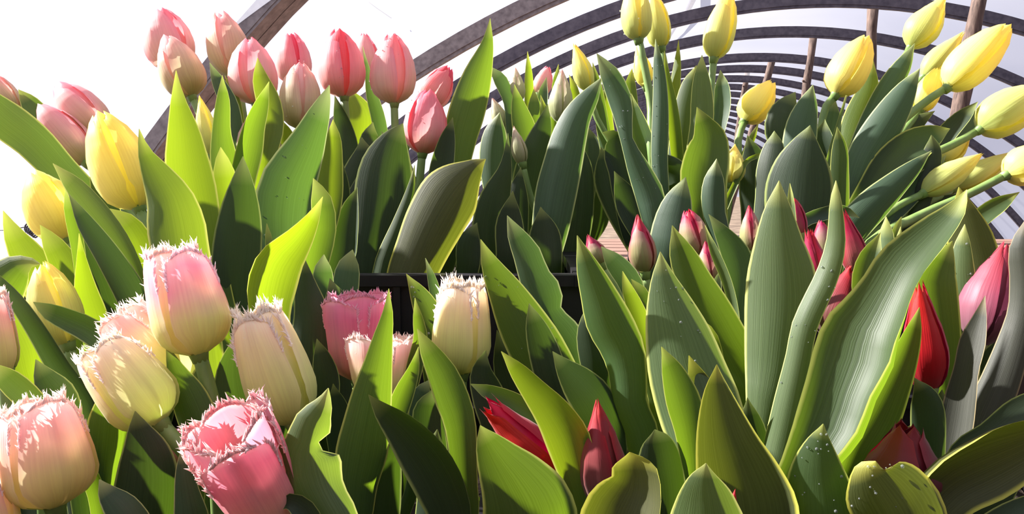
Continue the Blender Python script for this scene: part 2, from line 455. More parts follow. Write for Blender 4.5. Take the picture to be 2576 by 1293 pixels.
def near_hoop():
    """the nearest, wide grooved arch; its sides run straighter than those of the others"""
    d = 1.67
    def plane(px, py):
        ray = W(px, py, 1.0) - CAM
        return CAM + ray * (d / ray.dot(AX))
    pts = [plane(*q) for q in ((330, 480), (432, 333), (522, 218), (608, 113), (709, 0), (860, -140), (1080, -290), (1380, -390))]
    lo = pts[0] + (pts[0] - pts[1]).normalized() * 0.3; gl = lo + Vector((0, 0, -lo.z)) + AR * (-0.25)
    pts = [gl, lo] + pts + [tun(d, 0.30), tun(d, 0.50), tun(d, TH_G)]
    cs = catmull(pts, 90)
    base = cs[0].copy()
    root = empty('tunnel_hoop', base)
    def band(a0, a1, r0, r1):
        v = []; f = []
        for i, p in enumerate(cs):
            t = (cs[min(i + 1, 89)] - cs[max(i - 1, 0)]).normalized(); nrm = t.cross(AX).normalized()
            if nrm.z < 0: nrm = -nrm
            if i < 6: nrm = -AR
            for (dd, e) in ((a0, r0), (a1, r0), (a1, r1), (a0, r1)): v.append(p + AX * dd + nrm * e - base)
        for i in range(89):
            a = i * 4
            for k in range(4): f.append((a + k, a + (k + 1) % 4, a + 4 + (k + 1) % 4, a + 4 + k))
        f.append((0, 1, 2, 3)); f.append((359, 358, 357, 356))
        return v, f
    for nm, b in (('tube', (-.052, .052, -.016, .016)), ('clamp_rail', (-.05, -.004, -.022, -.016)), ('clamp_lip', (.004, .05, -.020, -.016))):
        vf = band(*b); mesh_obj(nm, vf[0], vf[1], M_STEEL, root, smooth=False)
    tag(root, 'wide grey grooved hoop rising behind the leftmost pink tulips', 'tunnel hoop', 'steel hoops of the tunnel')


def build_hoops():
    near_hoop()
    names = ['grey hoop just right of the tall pointed leaf, rising to the top edge',
             'third hoop from the left, passing out of the top edge left of the yellow buds',
             'dark hoop whose crown touches the top edge between the yellow buds',
             'dark hoop carried by the second wooden post, below the topmost one',
             'hoop carried by the third wooden post, level with the yellow bud tips',
             'hoop just below the one on the third wooden post',
             'hoop carried by the smallest wooden post']
    for i, k in enumerate(HOOPS[1:]):
        lb = names[i] if i < len(names) else 'thin far hoop, %s of the receding ones below the smallest post' % ORD[i - len(names)]
        hoop(k * SC, 0.05 if i < 2 else 0.045, lb, mat=M_STEEL if i == 0 else None)


H1D = 0.405 * SC


def hoop_hit(px, py):
    """distance along the axis at which the arch passes through a photo pixel"""
    best = None
    for i in range(100, 4000):
        d = i * 0.003
        ray = W(px, py, 1.0) - CAM
        t = d / ray.dot(AX); P = ray * t
        e = math.hypot((P.dot(AR) - CX) / RA, (P.z - CY) / RB) - 1
        if best is None or abs(e) < best[0]: best = (abs(e), d)
    return best[1]


def build_posts():
    def post(top, foot, r, label):
        rnd = random.Random(int(top[0]))
        a = W(*top); b = W(*foot)
        dv = (b - a)
        s = a.z / (a.z - b.z)
        pts = []; rad = []
        for i in range(15):
            t = i / 14 * s
            p = a + dv * t
            if 0 < i < 14: p += Vector((rnd.uniform(-1, 1), rnd.uniform(-1, 1), 0)) * r * 0.22
            pts.append(p); rad.append(r * rnd.uniform(0.86, 1.12))
        root = empty('support_post', (pts[-1].x, pts[-1].y, 0))
        m = MB(); m.tube(pts, rad, 9); m.build('pole', M_POST, root, True)
        k = MB()
        for i in range(3):
            j = rnd.randrange(1, 12); an = rnd.uniform(0, 6.28)
            q = pts[j] + Vector((math.cos(an), math.sin(an), 0)) * r * 0.7
            k.tube([q, q + Vector((math.cos(an), math.sin(an), 0.3)) * r * 0.7], [r * 0.42, r * 0.25], 6)
        k.build('knot', M_POST, root, True)
        tag(root, label, 'post', 'wooden props under the hoops')
    post((2475, -60, 3.28), (2411, 290, 3.28), 0.033, 'thickest rough wooden post, behind the rightmost yellow tulips')
    post((2197, 4, 4.0), (2191, 220, 4.0), 0.028, 'upright dark wooden post to the right of the broad yellow tulip')
    post((2046, 92, 4.93), (2028, 225, 4.93), 0.024, 'knotty wooden post left of the broad yellow tulip')
    post((1942, 152, 6.1), (1924, 215, 6.1), 0.026, 'short wooden post top just behind the small bent yellow tulip')
    post((1880, 180, 7.6), (1858, 320, 7.6), 0.025, 'thin leaning wooden post left of the small bent yellow tulip')
    # tie bar along the crown and a loose wire
    m = MB(); m.tube([W(1765, -50, 3.3), W(1742, 0, 3.9), W(1722, 42, 4.3), W(1700, 66, 4.6), W(1682, 96, 4.92)], [0.016, 0.017, 0.015, 0.01, 0.009], 7)
    tag(m.build('tie_bar', M_HOOP, smooth=True), 'dark crooked tie bar hanging between two hoops beside the twin yellow buds', 'bar')
    m = MB(); m.tube([W(920, 0, 2.4), W(950, 22, 2.4), W(985, 46, 2.4)], 0.0015, 5)
    tag(m.build('loose_wire', M_WIRE, smooth=True), 'thin wire against the white film above the pink tulips', 'wire')
    root = empty('wire_clip', W(80, 578, 1.6))
    m = MB()
    m.tube([W(-60, 580, 1.6), W(20, 579, 1.6), W(70, 570, 1.6)], 0.001, 5); m.build('wire', M_WIRE, root, True)
    m = MB()
    for i in range(5):
        c = W(72 + i * 4.5, 572 + i * 3.2, 1.6)
        m.tube([c + Vector((0.008 * math.cos(a * 0.7), 0.004 * math.sin(a * 0.7), 0.010 * math.sin(a * 0.7))) for a in range(10)], 0.0018, 5)
    m.build('coil', M_WIRE, root, True)
    tag(root, 'small dark coiled wire clip beside the leftmost yellow tulip', 'wire clip')


# ------------------------------------------------------------------ bench and crates
BZ = 0.90


def build_bench():
    x0, x1, y0, y1 = -0.72, 2.35, 0.12, 3.05
    root = empty('slatted_bench', (0, 0, 0))
    pitch = 0.098; n = int((y1 - y0) / pitch)
    rnd = random.Random(4)
    for i in range(n):
        m = MB(); y = y0 + pitch * (i + 0.5)
        m.box((0, 0, 0), (x1 - x0, 0.086, 0.022))
        o = m.build('slat', M_SLAT, root)
        o.location = ((x0 + x1) / 2 + rnd.uniform(-.01, .01), y, BZ - 0.012 + rnd.uniform(-0.001, 0.001)); o.rotation_euler = (0, 0, rnd.uniform(-.002, .002))
    for x in (x0 + 0.1, (x0 + x1) / 2, x1 - 0.1):
        MB().box((x, (y0 + y1) / 2, BZ - 0.058), (0.05, y1 - y0, 0.07)).build('joist', M_SLAT, root)
        for y in (y0 + 0.1, y1 - 0.1):
            MB().box((x, y, (BZ - 0.093) / 2), (0.07, 0.07, BZ - 0.093)).build('leg', M_SLAT, root)
    tag(root, 'slatted wooden bench seen between the crates', 'bench')


CRATES = {
    'fl': (-0.36, -0.012, 0.335, 0.655, 0.985, 'black plastic crate holding the fringed tulips at front left'),
    'fr': (0.004, 0.40, 0.335, 0.685, 0.985, 'black plastic crate holding the red tulips at front right'),
    'bl': (-0.47, 0.065, 0.715, 1.13, 1.090, 'black plastic crate holding the pink tulips at back left, its rim showing'),
    'br': (0.17, 0.53, 0.745, 1.13, 1.085, 'black plastic crate holding the yellow tulips at back right'),
}


def build_crates():
    for key, (x0, x1, y0, y1, zt, lb) in CRATES.items():
        root = empty('plastic_crate', ((x0 + x1) / 2, (y0 + y1) / 2, BZ))
        t = 0.004; cx, cy = (x0 + x1) / 2, (y0 + y1) / 2; h = zt - BZ; zc = BZ + h / 2
        for (c, s, ax) in (((cx, y0, zc), (x1 - x0, t, h), 0), ((cx, y1, zc), (x1 - x0, t, h), 0), ((x0, cy, zc), (t, y1 - y0, h), 1), ((x1, cy, zc), (t, y1 - y0, h), 1)):
            m = MB(); m.box(c, s)
            L = s[ax]; k = int(L / 0.045)
            for i in range(k):
                o = (i + 0.5) / k * L - L / 2
                cc = list(c); cc[ax] += o; ss = [0.006, 0.006, h * 0.94]; ss[1 - ax] = 0.012
                m.box(cc, ss)
            m.build('side_panel', M_CRATE, root)
        m = MB()
        for (c, s) in (((cx, y0, zt), (x1 - x0 + 0.02, 0.016, 0.010)), ((cx, y1, zt), (x1 - x0 + 0.02, 0.016, 0.010)), ((x0, cy, zt), (0.016, y1 - y0 + 0.02, 0.0098)), ((x1, cy, zt), (0.016, y1 - y0 + 0.02, 0.0098))):
            m.box(c, s)
        m.build('rim', M_CRATE, root)
        MB().box((cx, cy, BZ + 0.003), (x1 - x0, y1 - y0, 0.005)).build('base', M_CRATE, root)
        tag(root, lb, 'crate', 'tulip crates')
        # soil
        n = 22; v = []; f = []; rnd = random.Random(hash(key) % 7 if False else len(key) + int(x0 * 100))
        for i in range(n + 1):
            for j in range(n + 1):
                v.append((x0 + 0.004 + (x1 - x0 - 0.008) * i / n, y0 + 0.004 + (y1 - y0 - 0.008) * j / n, zt - 0.042 + rnd.uniform(-.005, .005)))
        for i in range(n):
            for j in range(n):
                a = i * (n + 1) + j; f.append((a, a + n + 1, a + n + 2, a + 1))
        tag(mesh_obj('potting_soil', v, f, M_SOIL), 'dark potting soil in the ' + lb.split('crate')[0] + 'crate' + lb.split('crate')[1].split(',')[0], 'soil', kind='stuff')


def crate_of(p):
    if p.y < 0.70: return 'fl' if p.x < -0.004 else 'fr'
    return 'bl' if p.x < 0.105 else 'br'


def clamp_base(p):
    k = crate_of(p); x0, x1, y0, y1, zt, _ = CRATES[k]
    return Vector((min(max(p.x, x0 + 0.02), x1 - 0.02), min(max(p.y, y0 + 0.02), y1 - 0.02), zt - 0.045))


# ------------------------------------------------------------------ tulips
PROFILE = {
    'egg':  [(0, .10), (.06, .50), (.16, .82), (.30, .97), (.42, 1.0), (.60, .93), (.78, .74), (.92, .46), (1, .22)],
    'bud':  [(0, .12), (.07, .48), (.20, .85), (.36, 1.0), (.52, .93), (.72, .66), (.88, .34), (1, .06)],
    'fringe': [(0, .14), (.06, .58), (.15, .84), (.30, 1.0), (.50, .98), (.70, .91), (.88, .82), (1, .70)],
    'open': [(0, .14), (.07, .5), (.2, .76), (.4, .88), (.6, .94), (.8, 1.0), (1, 1.0)],
    'lily': [(0, .16), (.08, .6), (.22, .92), (.36, 1.0), (.55, .84), (.75, .55), (.9, .32), (1, .20)],
}
WIDTHP = {   # petal half width along its length, in units of the bloom radius
    'egg':  [(0, .12), (.08, .52), (.25, .92), (.45, 1.05), (.65, .98), (.82, .74), (.93, .46), (1, .04)],
    'bud':  [(0, .12), (.08, .50), (.25, .95), (.42, 1.05), (.62, .80), (.82, .40), (.94, .16), (1, .01)],
    'fringe': [(0, .14), (.08, .55), (.25, .92), (.5, 1.06), (.75, 1.02), (.9, .86), (.97, .66), (1, .42)],
    'open': [(0, .14), (.08, .5), (.25, .82), (.5, .98), (.75, 1.04), (.9, .94), (.97, .78), (1, .5)],
    'lily': [(0, .14), (.1, .6), (.3, 1.0), (.48, 1.0), (.68, .68), (.85, .34), (.95, .13), (1, .01)],
}


def petal_mesh(name, base, A, S, N, L, R, phi, shape, rfac, rnd, mat, parent, fringe=0.0, gap=56, vlen=1.0, flare=0.0):
    nv, nu = 15, 11
    V = []; UV = []; Fc = []
    prof, wp = PROFILE[shape], WIDTHP[shape]
    skew = rnd.uniform(-.05, .05); tw = rnd.uniform(-.06, .06)
    rip = rnd.uniform(0, 6.28)
    def P(u, v):
        r = lerp_keys(prof, v) * R * rfac
        hw = lerp_keys(wp, v) * R
        al = min(hw / max(r, 1e-5), math.radians(gap) * (1.0 + 0.25 * (1 - v)))
        if v > 0.9: al = min(al, hw / max(r, 1e-5))
        th = phi + u * al + tw * v + skew * v * v
        rr = r * (1 + 0.035 * u * u + 0.02 * u - 0.024 * math.exp(-(u / 0.13) ** 2) * (1 if v < .9 else .3) + 0.014 * math.cos(8.5 * u + rip))
        rr += R * flare * max(0, v - 0.6) ** 2 * 3
        if fringe: rr += R * 0.035 * math.sin(u * 5 + rip) * max(0, v - 0.5)
        h = L * vlen * (v - 0.05 * u * u * v)
        return base + A * h + (N * math.cos(th) + S * math.sin(th)) * rr
    for i in range(nv):
        v = (i / (nv - 1)); v = v ** 0.9
        for j in range(nu):
            u = -1 + 2 * j / (nu - 1)
            V.append(P(u, v)); UV.append((0.5 + u / 2, v))
    for i in range(nv - 1):
        for j in range(nu - 1):
            a = i * nu + j
            Fc.append((a, a + 1, a + nu + 1, a + nu))
    if fringe:
        edge = []
        for k in range(26): edge.append((-1, 0.68 + 0.32 * k / 26))
        for k in range(46): edge.append((-1 + 2 * k / 45, 1.0))
        for k in range(26): edge.append((1, 1.0 - 0.32 * k / 26))
        for (u, v) in edge:
            u += rnd.uniform(-.05, .05) if abs(u) < 1 else 0
            p = P(u, v); pin = P(u * 0.9, v - 0.05)
            out = (p - pin).normalized()
            rad = (p - base); rad = (rad - A * rad.dot(A)).normalized()
            dirn = (out + A * 0.5 + rad * rnd.uniform(-.7, .6) + Vector((rnd.uniform(-1, 1), rnd.uniform(-1, 1), rnd.uniform(-1, 1))) * 0.45).normalized()
            ln = L * fringe * rnd.uniform(0.35, 1.15) * (0.55 + 0.45 * (v - .7) / .3)
            w = L * 0.0085 * rnd.uniform(.7, 1.3)
            t1 = dirn.orthogonal().normalized(); t2 = dirn.cross(t1)
            bend = Vector((rnd.uniform(-1, 1), rnd.uniform(-1, 1), rnd.uniform(-1, 1))) * ln * 0.3
            n0 = len(V)
            st = p - out * L * 0.012
            for (q, k) in ((st, 1.5), (st + dirn * ln * 0.55 + bend * 0.3, 0.85)):
                for a in range(3):
                    V.append(q + t1 * (w * k * math.cos(a * 2.094)) + t2 * (w * k * math.sin(a * 2.094))); UV.append((0.5 + u / 2, 0.99))
            V.append(st + dirn * ln + bend); UV.append((0.5 + u / 2, 1.0))
            for a in range(3):
                b = (a + 1) % 3
                Fc.append((n0 + a, n0 + b, n0 + 3 + b, n0 + 3 + a)); Fc.append((n0 + 3 + a, n0 + 3 + b, n0 + 6))
    return mesh_obj(name, V, Fc, mat, parent, UV)


class Tulip: pass


TULIPS = []


def tulip(tip, base, wpx, d, shape, col, label, name='tulip', phi=0, dt=0.0, via=(), foot=None, gap=48, dew=0, flare=0.0, frl=0.105, group=None, stem=True):
    """tip/base: photo pixels of the bloom's tip and of its joint with the stem; d: distance; dt: how much farther the tip is"""
    t = Tulip(); t.kind = (shape, col); t.label = label; t.group = group
    pb = W(base[0], base[1], d); pt = W(tip[0], tip[1], d + dt)
    A = (pt - pb); L = A.length; A.normalize()
    view = (CAM - pb).normalized()
    S = A.cross(view).normalized() * -1
    N = S.cross(A) * -1
    if N.dot(view) < 0: N = -N
    R = wpx / F * d / 2
    rnd = random.Random(int(tip[0] * 7 + tip[1] * 13 + 5))
    # foot of the plant in the crate
    if foot: fp = W(foot[0], 600, foot[1]); fp = Vector((fp.x, fp.y, 0))
    else:
        lean = Vector((A.x, A.y, 0)); fp = pb - lean * 0.10; fp = Vector((fp.x, fp.y, 0))
    fp = clamp_base(fp)
    root = empty(name, fp)
    t.root = root; t.foot = fp; t.nleaf = 0; t.pb = pb
    off = fp
    pts = [pb + A * L * 0.03] + ([] if via else [pb - A * 0.035]) + [W(*q) for q in via] + [fp + Vector((0, 0, 0.06)) + (pb - fp) * 0.08, fp]
    pts = catmull(pts, 16)
    r0 = 0.0036 if shape in ('bud',) else 0.0043
    m = MB(); m.tube(pts, [r0 * (1 + 0.25 * i / 15) for i in range(16)], 9); m.build('stem', STEM, root, True)
    t.stem = pts
    # receptacle, then petals
    m = MB(); m.tube([pb - A * 0.004, pb + A * 0.004, pb + A * 0.012, pb + A * L * 0.35], [r0 * 1.05, r0 * 1.5, r0 * 1.2, r0 * 0.7], 9)
    head = m.build('flower_head', STEM, root, True)
    loc = lambda p: p
    b0 = pb - off
    fr = frl if shape in ('fringe', 'open') else 0.0
    mat = PET[col]; inner = PET[{'pink': 'rose', 'buff': 'pink', 'rose': 'deep', 'fpink': 'fpeach', 'ygreen': 'yellow', 'magbud': 'crimbud'}.get(col, col)]
    ph = math.radians(phi)
    for k in range(3):
        petal_mesh('petal', b0, A, S, N, L, R * 0.97, ph + k * 2.0944 + math.pi / 3, shape, 0.85, rnd, inner, head, fr, 64, (0.97 if fr else 0.985) + rnd.uniform(-.03, .04), flare * 0.7)
    for k in range(3):
        petal_mesh('petal', b0, A, S, N, L, R * 0.97, ph + k * 2.0944, shape, 1.0, rnd, mat, head, fr, gap, 0.97 + rnd.uniform(-.05, .03), flare)
    if dew:
        spots = []
        for pt_ in head.children:
            vs_ = pt_.data.vertices
            for i in range(15):
                for j in (0, 1, 2, 5, 8, 9, 10):
                    spots.append((vs_[i * 11 + j].co + pb * 0, vs_[i * 11 + j].normal))
        dew_drops(root, [(c, n) for c, n in spots if (c + off - CAM).dot(n) < 0 or True], dew, rnd)
    tag(root, label, 'tulip', group)
    TULIPS.append(t)
    return t


def dew_drops(root, spots, n, rnd, rmin=0.0004, rmax=0.0011):
    V = []; Fc = []
    for _ in range(n):
        c, nrm = rnd.choice(spots)
        c = Vector(c); nrm = Vector(nrm)
        r = rmin + (rmax - rmin) * rnd.random() ** 2.5
        q = c + Vector((rnd.uniform(-1, 1), rnd.uniform(-1, 1), rnd.uniform(-1, 1))) * 0.0012
        k0 = len(V)
        V.append(q + Vector((0, 0, r)))
        for a in (0.35, 0.65):
            for b in range(7):
                V.append(q + Vector((math.sin(a * math.pi) * math.cos(b * 0.8976), math.sin(a * math.pi) * math.sin(b * 0.8976), math.cos(a * math.pi))) * r)
        V.append(q - Vector((0, 0, r)))
        for b in range(7):
            e = (b + 1) % 7
            Fc += [(k0, k0 + 1 + b, k0 + 1 + e), (k0 + 1 + b, k0 + 8 + b, k0 + 8 + e, k0 + 1 + e), (k0 + 8 + b, k0 + 15, k0 + 8 + e)]
    o = mesh_obj('dew_drops', V, Fc, M_DROP, root)
    o['kind'] = 'stuff'
    return o


LEAFBUF = []


def leaf(rows, d, mat='g', arc=None, roll=None, to=None, d2=None, bow=0.0, foot=True, dew=0, notch=None):
    """rows: photo x, y, width of the blade from tip downwards; d, d2: distance at tip and at the lowest row"""
    LEAFBUF.append((rows, d, d2 if d2 is not None else d, mat, arc, roll, to, bow, foot, dew, notch))


def flush_leaves():
    order = []
    for i, L in enumerate(LEAFBUF):
        rows, d, d2 = L[0], L[1], L[2]
        low = W(rows[-1][0], rows[-1][1], d2)
        for t in TULIPS:
            near = min(((p - low).length for p in t.stem))
            same = crate_of(low) == crate_of(t.foot)
            order.append((near + (0 if same else 0.25), i, t))
    order.sort(key=lambda x: x[0])
    owner = {}
    for L, i in [(l, i) for i, l in enumerate(LEAFBUF) if l[6] is not None]:
        owner[i] = L[6]; L[6].nleaf += 1
    for dist, i, t in order:
        if i in owner or t.nleaf >= 5: continue
        owner[i] = t; t.nleaf += 1
    far = 0
    for i, L in enumerate(LEAFBUF):
        make_leaf(L, owner[i], i)


def make_leaf(L, t, idx):
    rows, d, d2, mat, arc, roll, to, bow, foot, dew, notch = L
    rnd = random.Random(idx * 31 + 7)
    if arc is None: arc = rnd.choice((-80, -60, 70, 90))
    if roll is None: roll = rnd.uniform(-22, 22)
    n = len(rows)
    # distance of each row
    cum = [0.0]
    for a, b in zip(rows, rows[1:]): cum.append(cum[-1] + math.hypot(b[0] - a[0], b[1] - a[1]))
    pts = []
    for (x, y, w), c in zip(rows, cum):
        k = c / cum[-1]
        dd = d + (d2 - d) * k - bow * 4 * k * (1 - k)
        p = W(x, y, dd)
        pts.append(Vector((p.x, p.y, p.z, w / F * dd)))
    # carry the blade down to the foot of its plant
    lowp = Vector(pts[-1][:3]); lw = max(pts[-1][3], 0.012)
    fp = t.foot
    span = (fp - lowp)
    tan = (lowp - Vector(pts[-2][:3])).normalized()
    if lowp.z > fp.z + 0.02:
        m1 = lowp + tan * span.length * 0.30 + span * 0.15
        m1.z = max(min(m1.z, lowp.z - 0.3 * (lowp.z - fp.z)), fp.z + 0.012)
        pts.append(Vector((m1.x, m1.y, m1.z, lw * 0.75)))
        side = Vector((rnd.uniform(-1, 1), rnd.uniform(-1, 1), 0)) * 0.003
        q = fp + side; pts.append(Vector((q.x, q.y, q.z - 0.004, 0.012)))
    nv = 30; nu = 11
    cs = catmull(pts, nv)
    half = math.radians(abs(arc)) / 2; sg = 1 if arc > 0 else -1
    rl = math.radians(roll)
    V = []; UV = []; Fc = []
    total = sum((Vector(cs[i + 1][:3]) - Vector(cs[i][:3])).length for i in range(nv - 1)); run = 0
    off = t.foot
    wav = rnd.uniform(0, 6.28); wamp = rnd.uniform(0.02, 0.07)
    for i in range(nv):
        p = Vector(cs[i][:3]); w = max(cs[i][3], 0.0004)
        if i: run += (p - Vector(cs[i - 1][:3])).length
        a = Vector(cs[max(i - 1, 0)][:3]); b = Vector(cs[min(i + 1, nv - 1)][:3])
        T = (a - b).normalized()
        view = (CAM - p).normalized()
        S = T.cross(view)
        S = S.normalized() if S.length > 1e-4 else RIGHT.copy()
        N = S.cross(T)
        if N.dot(view) < 0: N = -N
        k = i / (nv - 1)
        hf = half * (0.55 + 0.75 * min(1, k * 1.6))
        sec = []
        for j in range(nu):
            u = -1 + 2 * j / (nu - 1)
            s = math.sin(u * hf) / hf
            q = sg * (1 - math.cos(u * hf)) / hf + 0.06 * sg * (abs(u) ** 1.2)
            q += wamp * u * math.sin(wav + 9 * k) 
            sec.append((s * math.cos(rl) - q * math.sin(rl), s * math.sin(rl) + q * math.cos(rl)))
        lo = min(s[0] for s in sec); hi = max(s[0] for s in sec)
        sc = w / (hi - lo); mid = (lo + hi) / 2
        qm = sec[nu // 2][1]
        for j, (s, q) in enumerate(sec):
            if notch:
                f_ = (s - mid) * notch[1]
                if f_ > 0: s = mid + (s - mid) * (1 - notch[2] * math.exp(-((k - notch[0]) / notch[3]) ** 2))
            V.append(p + S * ((s - mid) * sc) + N * ((q - qm) * sc) - off)
            UV.append((j / (nu - 1), 1 - run / total))
    for i in range(nv - 1):
        for j in range(nu - 1):
            a = i * nu + j
            Fc.append((a, a + nu, a + nu + 1, a + 1))
    o = mesh_obj('leaf', V, Fc, LEAF[mat], t.root, UV)
    if dew:
        sp = [(V[i * nu + j], (0, 0, 1)) for i in range(2, 19) for j in (1, 2, 3, 4, 5, 6, 7, 8, 9)]
        dew_drops(t.root, sp, dew, rnd)
    return o

G_PINK = 'smooth pink tulips in the back left crate'
G_YEL = 'yellow tulips in the back right crate'
G_FR = 'fringed tulips in the front left crate'
G_RED = 'red and crimson tulips in the front right crate'
G_BUD = 'budding tulips between the pink and the yellow ones'
G_YL = 'yellow tulips among the pink ones at left'
T = {}


def build_tulips():
    def add(key, *a, **k): T[key] = tulip(*a, **k)
    # --- smooth pink, back left
    add('P1', (402, 22), (445, 180), 122, .95, 'egg', 'pink', 'tall pink tulip with torn tip at top left, behind a buff one', phi=25, group=G_PINK)
    add('P2', (418, 90), (484, 246), 112, .88, 'egg', 'buff', 'buff pink tulip in front of the torn tall one at top left', phi=-35, group=G_PINK)
    add('P3', (552, 28), (592, 196), 108, .95, 'egg', 'buff', 'pink tulip whose bloom overlaps the wide grey hoop', phi=-45, group=G_PINK)
    add('P4', (622, 94), (645, 264), 126, .88, 'egg', 'pink', 'cream and pink tulip right in front of the one overlapping the grey hoop', phi=-40, gap=44, group=G_PINK)
    add('P5', (730, 80), (745, 215), 92, 1.0, 'egg', 'rose', 'bright pink tulip at the back, above the closed striped buff bloom', phi=45, group=G_PINK)
    add('P6', (752, 157), (760, 328), 108, .86, 'egg', 'buff', 'closed striped buff bloom with a dark central seam and dewy base', phi=55, dew=70, group=G_PINK)
    add('P7', (852, 72), (866, 247), 120, .90, 'egg', 'rose', 'deep rose tulip with open torn tip on a straight stem, middle of the pink row', phi=50, dew=50, gap=44, group=G_PINK)
    add('P8', (916, 84), (928, 200), 70, 1.06, 'egg', 'pink', 'small pink bloom half hidden between the two tall upright tulips', phi=10, group=G_PINK)
    add('P9', (986, 82), (992, 264), 118, .90, 'egg', 'pink', 'pale pink upright tulip with dew along its sides, second tallest from the big pointed leaf', phi=40, dew=60, gap=44, group=G_PINK)
    add('P10', (1132, 168), (1072, 268), 84, .95, 'egg', 'rose', 'pink bloom leaning right behind the lowest pink tulip', phi=0, group=G_PINK)
    add('P11', (1078, 222), (1062, 390), 114, .84, 'egg', 'rose', 'lowest front pink tulip with brown specks, left of the tall pointed leaf', phi=-20, dew=50, gap=44, group=G_PINK)
    add('P12', (626, 298), (672, 425), 112, .86, 'egg', 'buff', 'low pink bloom half covered by leaves, showing its red folded inside', phi=55, group=G_PINK)
    add('P13', (140, 205), (258, 340), 112, .80, 'egg', 'pink', 'upper of two overlapping pink blooms leaning left beside the large yellow tulip', phi=30, group=G_PINK)
    add('P14', (98, 262), (222, 412), 104, .775, 'egg', 'pink', 'lower of two overlapping pink blooms leaning left, its tip partly open', phi=10, group=G_PINK)
    add('P15', (-25, 185), (45, 290), 66, .85, 'egg', 'buff', 'pink bloom cut off by the left edge of the picture', phi=20, group=G_PINK, foot=(60, .84))
    # --- yellow at left
    add('Y1', (246, 283), (352, 528), 152, .66, 'egg', 'yellow', 'large yellow tulip leaning left with loose pointed tips', phi=60, group=G_YL, foot=(430, .735))
    add('Y2', (84, 428), (172, 605), 132, .70, 'egg', 'yellow', 'leftmost yellow tulip, lit bright along its left petal', phi=35, group=G_YL, foot=(330, .735))
    add('Y3', (500, 238), (535, 400), 58, .80, 'bud', 'ygreen', 'slim green and yellow bud right of the brightest tall leaf', phi=35, group=G_YL)
    add('Y4', (549, 447), (552, 570), 32, .70, 'bud', 'ygreen', 'tiny yellow bud wrapped in a leaf at the foot of the bright tall leaf', phi=0, group=G_YL, foot=(570, .74))
    add('Y5', (98, 660), (172, 872), 128, .575, 'egg', 'ygreen', 'low yellow tulip with a greenish outer petal at left, above the fringed blooms', phi=50, group=G_YL, foot=(260, .57))
    # --- buds in the middle
    add('B1', (1296, 170), (1302, 262), 46, 1.0, 'bud', 'cream', 'leftmost pointed cream bud beyond the tall pointed leaf', group=G_BUD, phi=60)
    add('B2', (1378, 168), (1356, 240), 50, 1.1, 'egg', 'pink', 'tiny far pink bloom among the green buds', group=G_BUD)
    add('B3', (1412, 172), (1410, 312), 64, .95, 'bud', 'cream', 'plump green and cream bud with a dark seam left of the broad bent leaf', group=G_BUD, phi=50)
    add('B4', (1444, 108), (1482, 232), 54, .98, 'bud', 'ygreen', 'pointed yellow-green bud standing highest of the middle buds', group=G_BUD, phi=30)
    add('B5', (1292, 318), (1316, 418), 42, .90, 'bud', 'cream', 'small low bud with pink folded tip', group=G_BUD, phi=20)
    add('B6', (1238, 246), (1268, 330), 42, 1.0, 'bud', 'cream', 'small greenish bud just right of the tall pointed leaf', group=G_BUD)
    # --- yellow, back right
    add('Y6', (1594, -45), (1607, 104), 80, .90, 'egg', 'ygreen', 'yellow bud cut by the top edge, on a long dewy stem, left of its twin', phi=50, dew=30, group=G_YEL, via=((1622, 170, .9), (1637, 260, .9), (1640, 400, .88)))
    add('Y7', (1640, -20), (1664, 126), 66, .95, 'egg', 'ygreen', 'yellow bud close behind the one on the long dewy stem, touching its right side', phi=10, group=G_YEL)
    add('Y8', (1603, 112), (1626, 222), 50, 1.0, 'bud', 'yellow', 'pale sunlit yellow bloom hanging behind the long dewy stem', phi=0, group=G_YEL)
    add('Y9', (1834, -22), (1795, 152), 80, .95, 'egg', 'ygreen', 'yellow bloom with a green leafy sheath at the middle of the top edge', phi=20, group=G_YEL, via=((1790, 200, .95), (1785, 300, .93)))
    add('Y10', (1946, 206), (1870, 308), 84, .95, 'egg', 'yellow', 'small bright yellow tulip bent right on a thin pale stem', phi=30, dew=16, group=G_YEL, via=((1858, 345, .94), (1850, 420, .92)))
    add('Y11', (1850, 362), (1838, 466), 68, .85, 'bud', 'ygreen', 'stubby green-yellow bud with orange tip below the small bent tulip', phi=60, group=G_YEL)
    add('Y12', (2182, 92), (2100, 242), 102, .90, 'egg', 'yellow', 'broad yellow tulip with a pale open seam, right of the knotty post', phi=45, group=G_YEL, foot=(2060, .86), via=((2070, 285, .90),))
    add('Y13', (2378, -14), (2288, 122), 88, .95, 'bud', 'ygreen', 'green-yellow bud cut by the top edge at right', phi=20, group=G_YEL, foot=(2090, .90), via=((2240, 200, .93), (2180, 330, .92)))
    add('Y14', (2430, 76), (2320, 198), 64, 1.0, 'bud', 'ygreen', 'slim yellow bud seen behind the longest yellow bloom', phi=30, group=G_YEL, foot=(2110, .92), via=((2250, 280, .97),))
    add('Y15', (2540, 60), (2380, 224), 108, .88, 'egg', 'yellow', 'longest yellow bloom, pointing to the upper right corner on a bare stem', phi=40, group=G_YEL, foot=(2080, .84), via=((2320, 262, .88), (2230, 350, .87)))
    add('Y16', (2358, 172), (2312, 284), 64, .94, 'egg', 'yellow', 'short yellow bloom tucked below the longest one', phi=0, group=G_YEL, foot=(2120, .88), via=((2260, 350, .92),))
    add('Y17', (2620, 225), (2462, 328), 116, .85, 'egg', 'ygreen', 'plump yellow bloom cut by the right edge', phi=20, group=G_YEL, foot=(2110, .82), via=((2420, 352, .85), (2280, 430, .83)))
